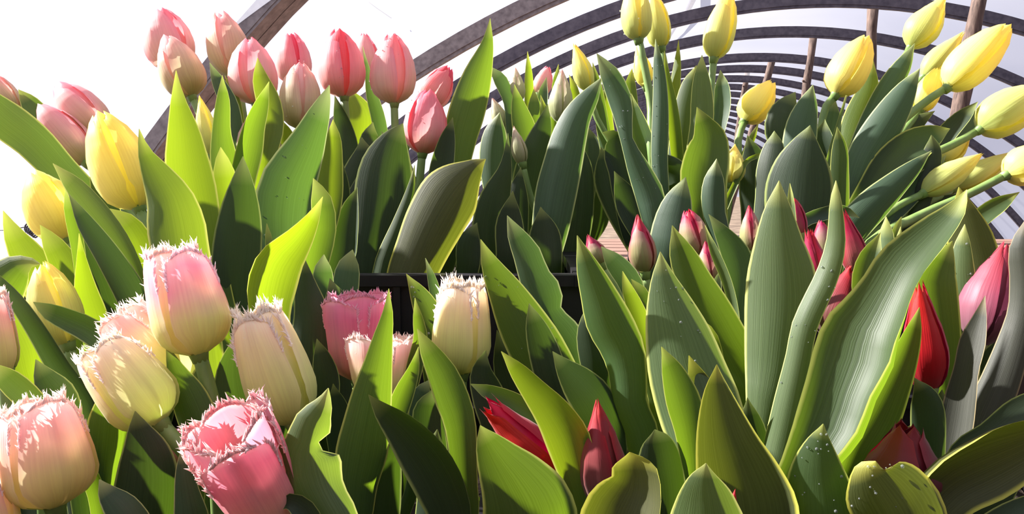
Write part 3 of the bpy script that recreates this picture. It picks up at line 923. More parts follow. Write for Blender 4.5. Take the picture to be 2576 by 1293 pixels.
    add('Y18', (2442, 336), (2368, 412), 54, .88, 'bud', 'yellow', 'smallest slim yellow bud at right, above the two long pointed ones', phi=20, group=G_YEL, foot=(2130, .84), via=((2310, 450, .86),))
    add('Y19', (2478, 382), (2318, 490), 72, .82, 'bud', 'ygreen', 'long pointed yellow bud lying low at right, nearest of the pair', phi=40, group=G_YEL, foot=(2120, .79), via=((2250, 525, .81),))
    add('Y20', (2562, 378), (2392, 480), 68, .86, 'bud', 'ygreen', 'long pointed green-yellow bud just behind the low nearest one', phi=20, group=G_YEL, foot=(2140, .82), via=((2300, 530, .84),))
    add('Y21', (2660, 380), (2528, 442), 100, .80, 'egg', 'yellow', 'bright yellow bloom on a pale stem at the right edge, lowest of the yellow ones', phi=30, group=G_YEL, foot=(2150, .785), via=((2430, 492, .80), (2320, 540, .795)))
    # --- crimson and red, front right
    add('R1', (1603, 540), (1624, 692), 74, .70, 'bud', 'magbud', 'pale green bud with a magenta tip standing before the dark gap', phi=15, group=G_RED, foot=(1640, .65))
    add('R2', (1728, 528), (1760, 645), 76, .70, 'egg', 'magbud', 'magenta-edged bud close right of the pale green one, its tip frayed', phi=45, group=G_RED, foot=(1760, .66))
    add('R3', (1773, 606), (1792, 714), 62, .66, 'bud', 'magbud', 'lower crimson-striped bud in front of the frayed magenta-edged one', phi=55, group=G_RED, foot=(1800, .64))
    add('R4', (1884, 515), (1892, 640), 58, .70, 'bud', 'magbud', 'magenta-tipped bud left of the widest upright leaf', phi=55, group=G_RED, foot=(1890, .66))
    add('R5', (1994, 498), (2014, 600), 48, .70, 'egg', 'crimbud', 'magenta bud peeping out right of the widest upright leaf', phi=10, group=G_RED, foot=(2010, .66))
    add('R6', (2032, 574), (2062, 722), 66, .62, 'lily', 'crimbud', 'narrow crimson bud with curled tips between the widest leaf and the pale twisted one', phi=50, group=G_RED, foot=(2050, .60), flare=.2)
    add('R7', (2066, 553), (2076, 690), 62, .645, 'egg', 'magbud', 'crimson bud with a green heart behind the curled-tip one', phi=0, group=G_RED, foot=(2080, .62))
    add('R8', (2118, 524), (2164, 700), 70, .66, 'lily', 'crimbud', 'crimson bud with one long bare petal right of the pale twisted leaf', phi=0, group=G_RED, foot=(2140, .63))
    add('R9', (2152, 664), (2078, 850), 124, .585, 'lily', 'maroon', 'dark red pointed bud leaning against the large diagonal leaf', phi=40, group=G_RED, foot=(2080, .54), flare=.15)
    add('R10', (2310, 703), (2336, 990), 112, .50, 'lily', 'red', 'smooth red bloom below the right end of the diagonal leaf', phi=0, group=G_RED, foot=(2330, .47))
    add('R11', (2534, 604), (2462, 872), 148, .545, 'bud', 'plum', 'big plum-pink pointed bud at the right edge', phi=45, group=G_RED, foot=(2440, .52), flare=.1)
    add('R12', (1477, 590), (1516, 668), 54, .70, 'bud', 'magbud', 'small magenta-tipped bud leaning left at the edge of the dark gap', phi=10, group=G_RED, foot=(1560, .66))
    add('R13', (1803, 722), (1800, 810), 40, .63, 'bud', 'crimbud', 'tiny red tip showing low under the crimson-striped bud', phi=0, group=G_RED, foot=(1810, .6))
    add('R14', (1212, 1004), (1420, 1215), 128, .465, 'lily', 'red', 'bright red bloom with pointed tips leaning left in the foreground', phi=35, group=G_RED, flare=.5, foot=(1440, .44))
    add('R15', (1502, 1003), (1532, 1300), 122, .445, 'bud', 'maroon', 'closed maroon bud with a red pinched tip in the foreground', phi=30, group=G_RED, foot=(1540, .43))
    add('R16', (2284, 1058), (2268, 1268), 205, .445, 'lily', 'dark', 'wide dark red bloom in shade at bottom right', phi=30, group=G_RED, flare=.3, foot=(2260, .43))
    add('R17', (1850, 1230), (1832, 1330), 30, .42, 'bud', 'red', 'mere red tip poking out right of the bottom pale leaf', phi=0, group=G_RED, foot=(1830, .40))
    add('R18', (1992, 1204), (1984, 1300), 26, .436, 'bud', 'red', 'red speck of a bud tip left of the dewy pointed leaf at the bottom', group=G_RED, foot=(1984, .42))
    # --- fringed, front left
    add('F1', (432, 622), (502, 895), 192, .465, 'fringe', 'fpink', 'large pink and cream fringed tulip standing highest of the front blooms', phi=-28, group=G_FR, foot=(520, .46))
    add('F2', (250, 872), (405, 1068), 182, .44, 'fringe', 'fpale', 'creamy yellow fringed tulip leaning left in front of a pink one', phi=-20, group=G_FR, foot=(450, .43))
    add('F3', (300, 795), (468, 968), 190, .485, 'fringe', 'fpeach', 'pink fringed tulip squeezed between the highest front bloom and the cream one', phi=30, group=G_FR, foot=(480, .475))
    add('F4', (640, 778), (742, 1068), 176, .465, 'fringe', 'fpale', 'long cream fringed tulip with frosted top in the front middle', phi=30, group=G_FR, foot=(740, .45))
    add('F5', (88, 1010), (140, 1278), 218, .415, 'fringe', 'fpeach', 'broad peach fringed tulip at bottom left', phi=-20, group=G_FR, foot=(170, .405))
    add('F6', (-48, 1150), (-6, 1400), 130, .40, 'fringe', 'fpeach', 'peach bloom cut by the left edge at the very bottom', phi=20, group=G_FR, foot=(40, .39))
    add('F7', (560, 1062), (700, 1320), 218, .415, 'open', 'fdeep', 'open deep pink fringed tulip at the bottom, heart visible', phi=10, group=G_FR, dt=-.03, foot=(710, .41), frl=.09)
    add('F8', (898, 738), (902, 960), 166, .56, 'open', 'fmag', 'magenta pink fringed tulip with spread petals in the middle', phi=50, group=G_FR, foot=(900, .55), frl=.07)
    add('F9', (958, 842), (960, 1015), 168, .53, 'open', 'fpeach', 'small blush fringed tulip split by the long upright leaf', phi=45, group=G_FR, foot=(960, .52), frl=.09)
    add('F10', (1166, 706), (1160, 945), 152, .55, 'fringe', 'fpale', 'peach fringed tulip beside the crate rim', phi=35, group=G_FR, foot=(1150, .54))
    add('F11', (434, 1086), (448, 1170), 66, .50, 'fringe', 'fmag', 'little dark magenta fringed head in shadow left of the open deep pink one', phi=0, group=G_FR, foot=(450, .48))
    add('F12', (-20, 735), (12, 945), 84, .50, 'fringe', 'fpeach', 'peach bloom at the left edge below the low yellow tulip', phi=0, group=G_FR, foot=(60, .49))


def build_leaves():
    # ---------- left
    leaf([(-70, 205, 20), (0, 288, 92), (80, 352, 92), (150, 425, 80), (225, 500, 70)], .735, 'g', -60, 10)
    leaf([(46, 225, 0), (72, 255, 38), (95, 290, 55), (110, 350, 60)], .84, 'g')
    leaf([(8, 530, 0), (35, 590, 45), (80, 660, 85), (125, 740, 100), (170, 840, 90)], .655, 'y', 60, -10)
    leaf([(102, 664, 0), (70, 662, 34), (30, 690, 90), (-10, 750, 120), (-10, 840, 120)], .60, 'g', -70, 20)
    leaf([(-40, 670, 14), (30, 745, 34), (90, 830, 44), (150, 930, 52), (210, 1020, 58)], .52, 'd', 80, 25)
    leaf([(-10, 715, 0), (22, 800, 70), (60, 880, 88), (75, 945, 70)], .545, 'y', -50, 0)
    leaf([(101, 566, 0), (130, 610, 45), (165, 670, 70), (190, 740, 85), (200, 810, 70)], .64, 'y', 70, 10)
    leaf([(199, 587, 0), (205, 650, 22), (216, 730, 52), (236, 800, 66), (255, 880, 60)], .60, 'y', 60, -20)
    leaf([(133, 411, 0), (190, 474, 48), (248, 545, 62), (300, 620, 60), (340, 700, 48)], .595, 'p', 110, 35)
    leaf([(173, 487, 0), (215, 560, 42), (270, 640, 62), (330, 740, 76), (370, 840, 70)], .58, 'd', -90, 10)
    leaf([(166, 464, 0), (175, 520, 26), (190, 590, 32), (200, 650, 30)], .62, 'g')
    leaf([(188, 510, 0), (222, 620, 75), (262, 730, 125), (292, 830, 130)], .64, 'd', -50, 0)
    leaf([(244, 396, 0), (254, 440, 50), (265, 500, 62), (275, 570, 60)], .73, 'g')
    leaf([(276, 525, 0), (318, 560, 50), (350, 610, 68), (372, 690, 76)], .62, 'y', 60, 0)
    leaf([(350, 324, 0), (363, 380, 32), (395, 440, 78), (427, 500, 116), (442, 560, 139), (452, 620, 138), (470, 710, 130)], .57, 'y', -60, 5, d2=.55)
    leaf([(443, 177, 0), (448, 250, 34), (462, 330, 76), (470, 400, 102), (480, 460, 116), (497, 550, 110), (525, 650, 80)], .62, 'y', 50, -5)
    leaf([(559, 189, 0), (561, 250, 32), (557, 330, 46), (563, 400, 66), (572, 480, 60)], .74, 'g', -70, -10)
    leaf([(527, 157, 0), (546, 200, 30), (575, 260, 45), (592, 330, 42)], .85, 'b', -80, 10)
    leaf([(566, 190, 0), (588, 245, 26), (600, 310, 30)], .87, 'y', 60, 0)
    leaf([(648, 145, 0), (656, 200, 40), (676, 260, 60), (682, 320, 62), (668, 390, 55)], .83, 'y', 60, 10)
    leaf([(677, 205, 0), (658, 265, 36), (640, 320, 52), (628, 379, 64), (612, 450, 62)], .75, 'g', 90, -20)
    leaf([(555, 370, 0), (560, 410, 40), (566, 450, 56), (572, 510, 50)], .66, 'y')
    leaf([(611, 393, 0), (610, 440, 42), (606, 510, 88), (600, 590, 116), (592, 680, 118), (592, 780, 100)], .62, 'd', -60, 0)
    leaf([(829, 214, 0), (810, 268, 45), (786, 330, 76), (760, 390, 108), (730, 450, 136), (714, 520, 146), (712, 600, 130)], .70, 'b', -70, -8, dew=40)
    leaf([(838, 300, 0), (838, 350, 40), (830, 420, 64), (826, 500, 70), (815, 580, 55)], .735, 'y', 60, 0)
    leaf([(695, 290, 0), (712, 345, 58), (718, 410, 64), (716, 480, 60)], .88, 'y', -40, 0)
    leaf([(868, 215, 0), (905, 290, 76), (896, 360, 84), (890, 440, 70)], 1.0, 'y', -50, 0)
    leaf([(912, 115, 0), (925, 180, 15), (936, 240, 30), (952, 300, 36), (962, 370, 36)], .93, 'b')
    leaf([(842, 240, 0), (858, 300, 38), (874, 360, 50), (882, 430, 50)], .885, 'd')
    leaf([(938, 307, 0), (930, 350, 50), (935, 400, 60)], .865, 'd')
    leaf([(910, 345, 0), (914, 390, 56), (904, 440, 86), (880, 520, 104), (880, 600, 90)], .83, 'd', -70)
    leaf([(1014, 310, 0), (992, 352, 70), (974, 408, 126), (966, 470, 146), (958, 550, 140), (940, 640, 116), (925, 710, 80)], .785, 'd', -50, 5)
    leaf([(899, 471, 0), (882, 520, 40), (870, 580, 60), (860, 650, 62)], .74, 'd', 100, 30)
    leaf([(1043, 415, 0), (1032, 480, 22), (1004, 560, 34), (968, 650, 44), (945, 730, 44)], .775, 'g', -60, 20)
    leaf([(1222, 400, 0), (1192, 424, 56), (1138, 482, 148), (1096, 552, 152), (1060, 630, 136), (1030, 705, 122), (1010, 780, 90)], .74, 'o', -50, 10)
    leaf([(1233, 46, 0), (1226, 110, 32), (1202, 190, 74), (1178, 270, 92), (1156, 350, 86), (1140, 440, 72)], .86, 'g', -70, -10)
    leaf([(1139, 295, 0), (1126, 350, 40), (1112, 420, 60), (1100, 500, 60)], .82, 'd')
    # ---------- behind, middle
    leaf([(1327, 129, 0), (1330, 180, 18), (1331, 240, 24)], 1.02, 'y')
    leaf([(1228, 165, 0), (1258, 200, 34), (1280, 255, 28), (1285, 320, 26)], .99, 'b', -70)
    leaf([(1294, 212, 0), (1305, 270, 40), (1320, 330, 62), (1330, 400, 62)], .97, 'g')
    leaf([(1343, 223, 0), (1345, 270, 36), (1350, 330, 46), (1352, 400, 46)], 1.0, 'g')
    leaf([(1360, 239, 0), (1368, 280, 20), (1366, 350, 24)], .96, 'y')
    leaf([(1405, 161, 0), (1400, 205, 20), (1398, 260, 22)], 1.05, 'g')
    leaf([(1375, 194, 0), (1366, 235, 25), (1362, 290, 28)], 1.03, 'b')
    leaf([(1432, 188, 0), (1446, 230, 22), (1452, 300, 28)], 1.0, 'y')
    leaf([(1491, 157, 0), (1500, 205, 22), (1510, 270, 30), (1520, 340, 34)], .99, 'g')
    leaf([(1540, 200, 0), (1520, 260, 36), (1525, 340, 44)], 1.0, 'y')
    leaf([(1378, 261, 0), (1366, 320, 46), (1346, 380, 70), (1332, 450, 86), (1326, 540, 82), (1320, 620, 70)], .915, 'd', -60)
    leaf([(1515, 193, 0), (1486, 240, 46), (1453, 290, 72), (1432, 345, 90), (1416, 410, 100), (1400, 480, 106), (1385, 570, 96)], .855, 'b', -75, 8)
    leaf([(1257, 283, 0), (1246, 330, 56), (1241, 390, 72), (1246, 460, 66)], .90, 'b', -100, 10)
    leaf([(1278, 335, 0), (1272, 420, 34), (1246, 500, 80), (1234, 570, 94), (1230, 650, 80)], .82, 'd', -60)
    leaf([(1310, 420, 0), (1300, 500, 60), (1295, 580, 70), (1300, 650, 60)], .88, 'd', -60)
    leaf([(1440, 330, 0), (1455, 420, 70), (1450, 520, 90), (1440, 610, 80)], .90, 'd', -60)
    leaf([(1501, 134, 0), (1532, 185, 48), (1556, 240, 60), (1568, 290, 50), (1576, 350, 32), (1604, 420, 56), (1634, 490, 74), (1650, 570, 60)], .80, 'b', -80, 10, dew=26)
    leaf([(1588, 235, 0), (1600, 310, 52), (1616, 380, 72), (1626, 450, 78)], .885, 'g')
    leaf([(1649, 98, 0), (1656, 160, 26), (1661, 230, 37), (1661, 310, 43), (1659, 400, 42), (1666, 490, 36)], .865, 'b', -90, 12, dew=30)
    leaf([(1707, 101, 0), (1704, 160, 18), (1696, 240, 30), (1691, 330, 42), (1690, 430, 42)], .95, 'y')
    leaf([(1671, 128, 0), (1678, 190, 16), (1690, 260, 26), (1700, 350, 32)], .925, 'y')
    leaf([(1590, 172, 0), (1586, 210, 25), (1592, 270, 28)], 1.0, 'g')
    leaf([(1752, 164, 0), (1736, 210, 40), (1718, 280, 46), (1706, 370, 48)], .93, 'g')
    leaf([(1766, 138, 0), (1764, 190, 38), (1766, 250, 56), (1765, 310, 58), (1752, 390, 52)], .88, 'p', -80, 0)
    leaf([(1812, 176, 0), (1816, 220, 36), (1816, 270, 42), (1806, 330, 34)], .92, 'b', 90, 20)
    leaf([(1753, 269, 0), (1770, 310, 48), (1784, 350, 88), (1778, 400, 112), (1770, 450, 116), (1778, 510, 100)], .80, 'g', 60, -8)
    leaf([(1803, 399, 0), (1796, 450, 50), (1794, 500, 60), (1800, 550, 55)], .77, 'b', -130, 10)
    leaf([(1725, 445, 0), (1707, 500, 68), (1692, 560, 96), (1682, 630, 102)], .785, 'b', -60, 10)
    leaf([(1514, 333, 0), (1544, 346, 40), (1552, 390, 66), (1560, 430, 60), (1566, 490, 50)], .90, 'd', 80, 10)
    leaf([(1480, 320, 0), (1478, 360, 60), (1470, 430, 70), (1455, 520, 70)], .93, 'd')
    leaf([(1545, 430, 0), (1582, 510, 70), (1622, 590, 64)], .87, 'd')
    leaf([(1928, 384, 0), (1905, 392, 11), (1878, 406, 12), (1860, 440, 14)], .84, 'y')
    leaf([(1908, 310, 0), (1893, 345, 17), (1876, 380, 15)], .93, 'y')
    leaf([(1880, 340, 0), (1895, 400, 60), (1900, 470, 80), (1900, 540, 70)], .86, 'd')
    leaf([(1640, 380, 0), (1700, 430, 60), (1720, 500, 70)], .88, 'd')
    # ---------- behind, right
    leaf([(2001, 231, 0), (1976, 275, 70), (1966, 320, 84), (1976, 380, 66)], .90, 'd', -60, 0)
    leaf([(2045, 213, 0), (2032, 260, 50), (2018, 310, 76), (2010, 370, 82)], .86, 'b', -100, -10)
    leaf([(2038, 315, 0), (2026, 358, 68), (2016, 410, 132), (2010, 470, 164), (2005, 550, 152)], .78, 'd', -50, 5)
    leaf([(1948, 329, 0), (1946, 370, 52), (1936, 430, 66), (1930, 500, 60)], .82, 'd')
    leaf([(2106, 319, 0), (2112, 370, 36), (2112, 430, 44), (2114, 510, 42)], .79, 'g')
    leaf([(2129, 240, 4), (2110, 310, 10), (2088, 388, 12)], .835, 'p')
    leaf([(2075, 300, 0), (2070, 350, 50), (2080, 420, 60)], .88, 'd')
    leaf([(2100, 245, 0), (2090, 300, 50), (2080, 370, 60)], .92, 'b')
    leaf([(2196, 148, 0), (2186, 220, 48), (2162, 290, 72), (2142, 360, 72)], .95, 'y', -50, 0)
    leaf([(2301, 109, 0), (2271, 165, 44), (2236, 220, 56), (2202, 290, 62), (2172, 360, 60)], .90, 'b', -80, -10)
    leaf([(2314, 172, 0), (2286, 215, 46), (2256, 265, 76), (2216, 330, 92), (2176, 395, 86), (2152, 460, 70)], .84, 'b', -90, 0)
    leaf([(2390, 324, 0), (2350, 338, 52), (2300, 364, 86), (2250, 410, 98), (2212, 465, 92)], .835, 'g', 50, 10)
    leaf([(2460, 256, 0), (2426, 288, 34), (2390, 325, 46), (2350, 375, 48)], .91, 'd')
    leaf([(2500, 250, 0), (2465, 285, 30), (2430, 330, 34)], .93, 'b')
    leaf([(2352, 279, 0), (2312, 305, 36), (2270, 345, 46)], .93, 'd')
    leaf([(2343, 339, 0), (2346, 375, 40), (2336, 430, 52)], .825, 'd')
    leaf([(2343, 379, 0), (2300, 420, 40), (2250, 465, 66), (2200, 512, 84), (2150, 565, 84)], .78, 'b', -90, -10)
    leaf([(2380, 390, 0), (2340, 440, 40), (2290, 490, 50)], .83, 'b')
    leaf([(2162, 548, 0), (2120, 530, 28), (2065, 540, 34), (2020, 560, 30)], .77, 'b', 60, 0)
    leaf([(2565, 483, 0), (2512, 514, 40), (2470, 545, 46), (2430, 585, 44)], .83, 'g', 90, 20)
    leaf([(2430, 485, 0), (2360, 520, 56), (2290, 550, 74), (2220, 580, 70)], .85, 'd')
    leaf([(2300, 440, 0), (2250, 500, 70), (2200, 560, 90), (2170, 620, 80)], .88, 'd')
    leaf([(2120, 420, 0), (2100, 490, 80), (2090, 570, 90)], .86, 'd')
    # ---------- front right
    leaf([(1276, 542, 0), (1298, 590, 46), (1326, 640, 72), (1342, 690, 78), (1366, 740, 100), (1374, 790, 84), (1420, 860, 110), (1456, 940, 100)], .60, 'b', -70, 5)
    leaf([(1209, 602, 0), (1236, 670, 52), (1275, 740, 94), (1312, 810, 126), (1352, 880, 142), (1400, 960, 130)], .54, 'g', -60, -5, dew=26)
    leaf([(1331, 763, 0), (1346, 815, 50), (1364, 870, 76), (1382, 930, 85), (1400, 1000, 80)], .52, 'd', -70)
    leaf([(1452, 592, 0), (1478, 670, 58), (1505, 740, 92), (1532, 810, 118), (1566, 880, 112), (1580, 950, 96), (1584, 1020, 92), (1612, 1090, 90)], .50, 'g', -100, 20)
    leaf([(1661, 633, 0), (1669, 700, 64), (1686, 775, 126), (1708, 855, 172), (1730, 940, 200), (1760, 1030, 214), (1782, 1110, 200)], .50, 'p', -70, -6, d2=.47, dew=22)
    leaf([(1691, 567, 0), (1716, 640, 66), (1748, 710, 88), (1788, 780, 102), (1832, 860, 106), (1880, 950, 112), (1910, 1040, 100)], .555, 'g', -60, 0)
    leaf([(1783, 539, 0), (1816, 585, 40), (1850, 640, 72), (1866, 700, 72), (1862, 770, 66), (1868, 850, 62)], .60, 'b', 60, 5)
    leaf([(1773, 566, 0), (1796, 630, 22), (1825, 700, 25), (1842, 760, 24), (1850, 820, 24)], .59, 'p', 90, 30)
    leaf([(1960, 454, 0), (1957, 520, 64), (1958, 600, 116), (1964, 680, 164), (1966, 760, 180), (1960, 840, 170), (1950, 930, 150), (1930, 1030, 105)], .54, 'p', -70, -4, d2=.52)
    leaf([(1987, 461, 0), (1989, 500, 16), (1992, 560, 22)], .58, 'p')
    leaf([(2103, 454, 0), (2102, 500, 26), (2104, 560, 38), (2101, 620, 48), (2082, 690, 56), (2050, 760, 60), (2024, 820, 62), (2008, 900, 62), (1988, 1000, 74), (1972, 1080, 80), (1955, 1160, 82)], .49, 'p', -80, 12, dew=20)
    leaf([(2432, 477, 0), (2402, 525, 44), (2348, 577, 78), (2268, 656, 110), (2228, 722, 118), (2194, 780, 140), (2160, 836, 172), (2142, 900, 184), (2112, 980, 166), (2082, 1070, 160), (2030, 1165, 120)], .47, 'g', 130, 42, d2=.45)
    leaf([(2427, 564, 0), (2422, 610, 34), (2418, 680, 60), (2422, 760, 76), (2426, 850, 72)], .55, 'p', -70, dew=30)
    leaf([(2396, 606, 0), (2376, 650, 50), (2356, 710, 92), (2364, 780, 88), (2376, 870, 76), (2380, 960, 60)], .525, 'g', 80, -20)
    leaf([(2313, 773, 0), (2299, 830, 36), (2276, 900, 62), (2242, 980, 86), (2206, 1060, 100), (2162, 1145, 82)], .47, 'g', 110, -30)
    leaf([(2229, 545, 0), (2229, 590, 36), (2226, 640, 46), (2222, 700, 46)], .58, 'p', -70)
    leaf([(2268, 545, 0), (2255, 580, 22), (2246, 630, 26)], .60, 'g')
    leaf([(2266, 570, 0), (2262, 600, 15), (2256, 640, 18)], .595, 'p')
    leaf([(2215, 585, 0), (2190, 645, 52), (2176, 700, 62), (2172, 770, 50)], .57, 'g', 80, 0)
    leaf([(2412, 470, 0), (2424, 530, 58), (2440, 600, 104), (2456, 680, 112), (2466, 770, 100)], .62, 'o', -50, 0)
    leaf([(2592, 535, 0), (2566, 620, 46), (2574, 700, 60), (2570, 780, 60), (2550, 860, 72), (2520, 950, 86), (2482, 1040, 92), (2455, 1110, 70)], .50, 'v', -80, 10)
    leaf([(2478, 744, 0), (2464, 800, 32), (2446, 860, 58), (2430, 930, 56), (2416, 1000, 70), (2402, 1080, 76)], .485, 'v', 80, 20)
    leaf([(2660, 960, 0), (2575, 1036, 80), (2490, 1098, 70), (2430, 1130, 60), (2400, 1180, 60)], .455, 'd', 70, 10)
    leaf([(2720, 1040, 0), (2580, 1130, 120), (2490, 1178, 150), (2400, 1226, 140), (2330, 1300, 120)], .42, 'o', 130, -45)
    leaf([(2203, 1160, 0), (2196, 1186, 100), (2222, 1230, 190), (2262, 1290, 220), (2290, 1360, 200)], .40, 'o', -90, 0, dew=40)
    leaf([(2071, 1066, 0), (2060, 1120, 70), (2056, 1180, 126), (2060, 1240, 162), (2066, 1320, 170)], .42, 'g', -70, 0, dew=45)
    leaf([(1803, 917, 0), (1804, 980, 64), (1814, 1050, 118), (1830, 1120, 164), (1852, 1190, 212), (1870, 1260, 250), (1880, 1340, 240)], .44, 'o', 70, 0)
    leaf([(1664, 872, 0), (1690, 930, 55), (1716, 1000, 86), (1736, 1070, 82), (1746, 1140, 70), (1752, 1210, 52)], .455, 'g', 90, -20)
    leaf([(1733, 894, 0), (1750, 940, 40), (1776, 990, 58), (1792, 1060, 64)], .48, 'o', 60)
    leaf([(1776, 1165, 0), (1772, 1210, 86), (1775, 1260, 146), (1780, 1340, 196)], .40, 'p', -60, 0)
    leaf([(1584, 1137, 0), (1592, 1165, 104), (1598, 1200, 120), (1590, 1240, 156), (1562, 1300, 196), (1550, 1370, 200)], .40, 'o', 150, 30)
    leaf([(1647, 1080, 0), (1655, 1112, 74), (1660, 1160, 110), (1670, 1230, 112), (1672, 1310, 100)], .45, 'd', -60)
    leaf([(1261, 884, 0), (1300, 930, 42), (1345, 985, 68), (1390, 1040, 94), (1425, 1100, 112), (1446, 1170, 98), (1460, 1240, 70), (1468, 1320, 54)], .448, 'y', 90, 18)
    leaf([(1390, 884, 0), (1420, 925, 50), (1455, 965, 92), (1492, 1010, 112), (1524, 1080, 100), (1540, 1150, 80)], .50, 'd', -60)
    leaf([(1208, 1070, 0), (1226, 1110, 64), (1256, 1160, 122), (1296, 1220, 188), (1326, 1280, 240), (1340, 1350, 250)], .42, 'g', -60, -5)
    leaf([(1050, 827, 0), (1078, 880, 46), (1112, 940, 76), (1136, 1000, 86), (1156, 1060, 80), (1164, 1130, 72), (1168, 1210, 66), (1170, 1310, 66)], .46, 'g', 60, 10)
    leaf([(978, 726, 0), (975, 790, 28), (963, 850, 50), (950, 920, 74), (936, 990, 100), (924, 1060, 118), (910, 1140, 132), (895, 1220, 114), (890, 1310, 92)], .46, 'g', -60, -10)
    leaf([(927, 993, 0), (962, 1035, 46), (1012, 1085, 88), (1062, 1150, 118), (1102, 1220, 122), (1132, 1310, 104)], .44, 'd', 130, 40)
    leaf([(1090, 978, 0), (1076, 1030, 72), (1080, 1090, 82), (1090, 1160, 80)], .49, 'd')
    leaf([(1082, 955, 0), (1062, 988, 42), (1052, 1030, 46), (1050, 1090, 46)], .51, 'b')
    leaf([(1053, 872, 0), (1040, 930, 30), (1016, 990, 52), (996, 1050, 54), (985, 1120, 50)], .50, 'g')
    leaf([(1044, 749, 0), (1051, 800, 25), (1058, 850, 36), (1046, 910, 42), (1030, 980, 40)], .52, 'g')
    leaf([(1022, 689, 0), (1056, 745, 50), (1080, 800, 72), (1086, 870, 64)], .575, 'g', -70, dew=20)
    leaf([(1070, 649, 0), (1086, 700, 22), (1100, 760, 32), (1110, 830, 34)], .59, 'b')
    leaf([(1184, 966, 0), (1226, 985, 36), (1290, 1012, 52), (1340, 1046, 54)], .49, 'd', 70)
    leaf([(1222, 880, 0), (1212, 940, 60), (1230, 1000, 84), (1250, 1070, 80)], .52, 'd')
    leaf([(1015, 1080, 0), (966, 1150, 90), (944, 1220, 132), (932, 1310, 142)], .47, 'd', -60)
    leaf([(826, 976, 0), (814, 1015, 44), (786, 1066, 96), (780, 1110, 120), (772, 1160, 172), (782, 1210, 168), (806, 1260, 140), (840, 1320, 132)], .40, 'p', -110, 8, notch=(.22, 1, .75, .035))
    leaf([(684, 1290, 0), (728, 1262, 40), (768, 1290, 60), (790, 1350, 60)], .395, 'd', 80)
    leaf([(797, 852, 0), (810, 900, 46), (820, 950, 66), (822, 1010, 62)], .54, 'd')
    leaf([(838, 965, 0), (848, 1030, 60), (852, 1100, 60)], .53, 'd')
    leaf([(812, 495, 0), (786, 550, 36), (750, 605, 74), (706, 660, 112), (686, 720, 118), (682, 800, 94)], .56, 'y', 100, -30)
    leaf([(788, 448, 0), (808, 500, 50), (815, 560, 62), (802, 620, 72), (792, 690, 54)], .66, 'g')
    leaf([(671, 562, 0), (676, 600, 18), (680, 650, 18)], .60, 'g')
    leaf([(815, 640, 0), (812, 680, 46), (815, 740, 52), (818, 810, 50)], .62, 'b')
    leaf([(887, 628, 0), (876, 670, 56), (868, 730, 68), (862, 800, 60)], .63, 'b')
    leaf([(762, 640, 0), (770, 720, 56), (785, 800, 92), (782, 890, 112), (780, 980, 100)], .58, 'd')
    leaf([(598, 835, 0), (586, 920, 72), (592, 990, 104), (612, 1070, 114), (630, 1150, 100)], .50, 'd')
    leaf([(417, 862, 0), (442, 930, 44), (476, 1000, 86), (500, 1070, 92), (494, 1150, 64)], .455, 'g')
    leaf([(340, 1034, 0), (350, 1080, 56), (366, 1140, 116), (371, 1200, 146), (366, 1270, 160), (360, 1340, 150)], .42, 'd', -60)
    leaf([(262, 960, 0), (276, 1040, 92), (270, 1110, 98), (260, 1190, 84)], .455, 'g')
    leaf([(456, 1126, 0), (462, 1180, 38), (470, 1240, 60), (484, 1320, 84)], .415, 'b')
    leaf([(250, 1206, 0), (270, 1240, 46), (306, 1280, 82), (342, 1340, 92)], .40, 'b')
    leaf([(90, 904, 0), (110, 945, 50), (140, 990, 86), (166, 1040, 76), (174, 1110, 56)], .46, 'd')
    leaf([(-20, 912, 0), (18, 952, 52), (60, 990, 62), (104, 1036, 54)], .44, 'g')
    leaf([(84, 760, 0), (120, 783, 38), (170, 805, 54), (226, 832, 62), (276, 876, 62)], .52, 'd', 80, 20)
    leaf([(1566, 682, 0), (1580, 730, 30), (1604, 790, 46), (1622, 860, 44)], .535, 'y')
    leaf([(1588, 702, 0), (1612, 738, 38), (1630, 790, 40)], .57, 'g')
    leaf([(1512, 620, 0), (1546, 660, 50), (1582, 706, 62), (1606, 770, 56)], .63, 'b')
    leaf([(1768, 806, 0), (1788, 838, 26), (1798, 890, 40), (1806, 960, 44)], .52, 'y')
    leaf([(1812, 680, 0), (1802, 720, 26), (1806, 790, 30)], .615, 'b')
    # ---------- lower foliage filling the crates; some hidden leaves added to block backlight
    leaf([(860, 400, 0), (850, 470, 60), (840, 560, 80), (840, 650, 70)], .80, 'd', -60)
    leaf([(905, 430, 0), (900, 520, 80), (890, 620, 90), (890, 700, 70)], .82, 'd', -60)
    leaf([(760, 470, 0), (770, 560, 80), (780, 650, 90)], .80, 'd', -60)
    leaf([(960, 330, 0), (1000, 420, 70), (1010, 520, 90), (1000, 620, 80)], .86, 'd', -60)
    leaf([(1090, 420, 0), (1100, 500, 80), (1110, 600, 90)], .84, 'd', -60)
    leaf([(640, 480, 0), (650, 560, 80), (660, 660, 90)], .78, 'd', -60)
    leaf([(540, 560, 0), (545, 640, 70), (560, 740, 80)], .70, 'd', -60)
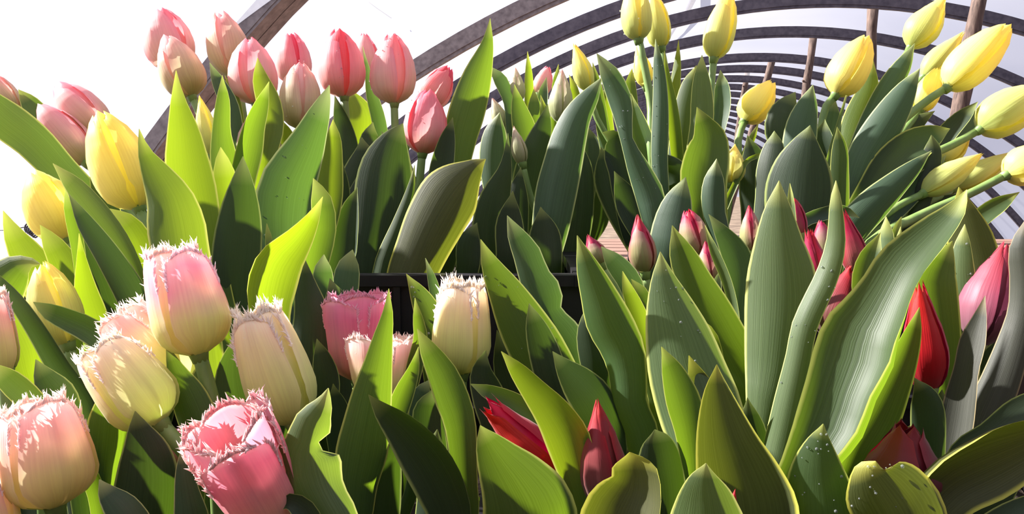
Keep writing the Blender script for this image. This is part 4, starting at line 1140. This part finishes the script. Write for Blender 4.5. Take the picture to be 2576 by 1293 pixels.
    leaf([(1200, 560, 0), (1180, 610, 60), (1175, 680, 60)], .80, 'd', -60)
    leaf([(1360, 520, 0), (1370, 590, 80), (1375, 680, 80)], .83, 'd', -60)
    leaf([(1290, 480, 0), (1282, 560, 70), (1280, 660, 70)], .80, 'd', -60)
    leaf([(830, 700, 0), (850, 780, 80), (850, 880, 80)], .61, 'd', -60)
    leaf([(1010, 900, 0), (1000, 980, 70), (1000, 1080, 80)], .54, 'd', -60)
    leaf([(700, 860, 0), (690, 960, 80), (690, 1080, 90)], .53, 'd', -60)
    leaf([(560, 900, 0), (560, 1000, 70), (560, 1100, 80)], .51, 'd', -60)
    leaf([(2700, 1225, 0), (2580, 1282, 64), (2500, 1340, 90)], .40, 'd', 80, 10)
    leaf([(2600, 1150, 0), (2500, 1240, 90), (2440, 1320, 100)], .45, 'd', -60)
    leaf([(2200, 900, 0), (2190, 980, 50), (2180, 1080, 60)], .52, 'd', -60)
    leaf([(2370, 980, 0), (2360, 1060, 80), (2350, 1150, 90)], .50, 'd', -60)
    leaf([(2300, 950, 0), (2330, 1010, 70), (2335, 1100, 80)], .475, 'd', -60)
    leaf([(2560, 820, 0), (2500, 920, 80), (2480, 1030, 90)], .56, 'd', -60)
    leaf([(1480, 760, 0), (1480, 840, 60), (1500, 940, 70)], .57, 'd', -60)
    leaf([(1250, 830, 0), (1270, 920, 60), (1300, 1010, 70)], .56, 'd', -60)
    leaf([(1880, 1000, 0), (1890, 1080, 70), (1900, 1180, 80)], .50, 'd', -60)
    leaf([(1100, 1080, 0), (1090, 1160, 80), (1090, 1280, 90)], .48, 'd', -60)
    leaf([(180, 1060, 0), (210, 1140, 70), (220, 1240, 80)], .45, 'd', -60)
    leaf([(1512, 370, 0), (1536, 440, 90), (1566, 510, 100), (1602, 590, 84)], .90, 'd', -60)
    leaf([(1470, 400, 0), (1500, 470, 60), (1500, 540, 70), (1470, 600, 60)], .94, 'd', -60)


build_tunnel()
build_hoops()
build_posts()
build_bench()
build_crates()
build_tulips()
build_leaves()
flush_leaves()
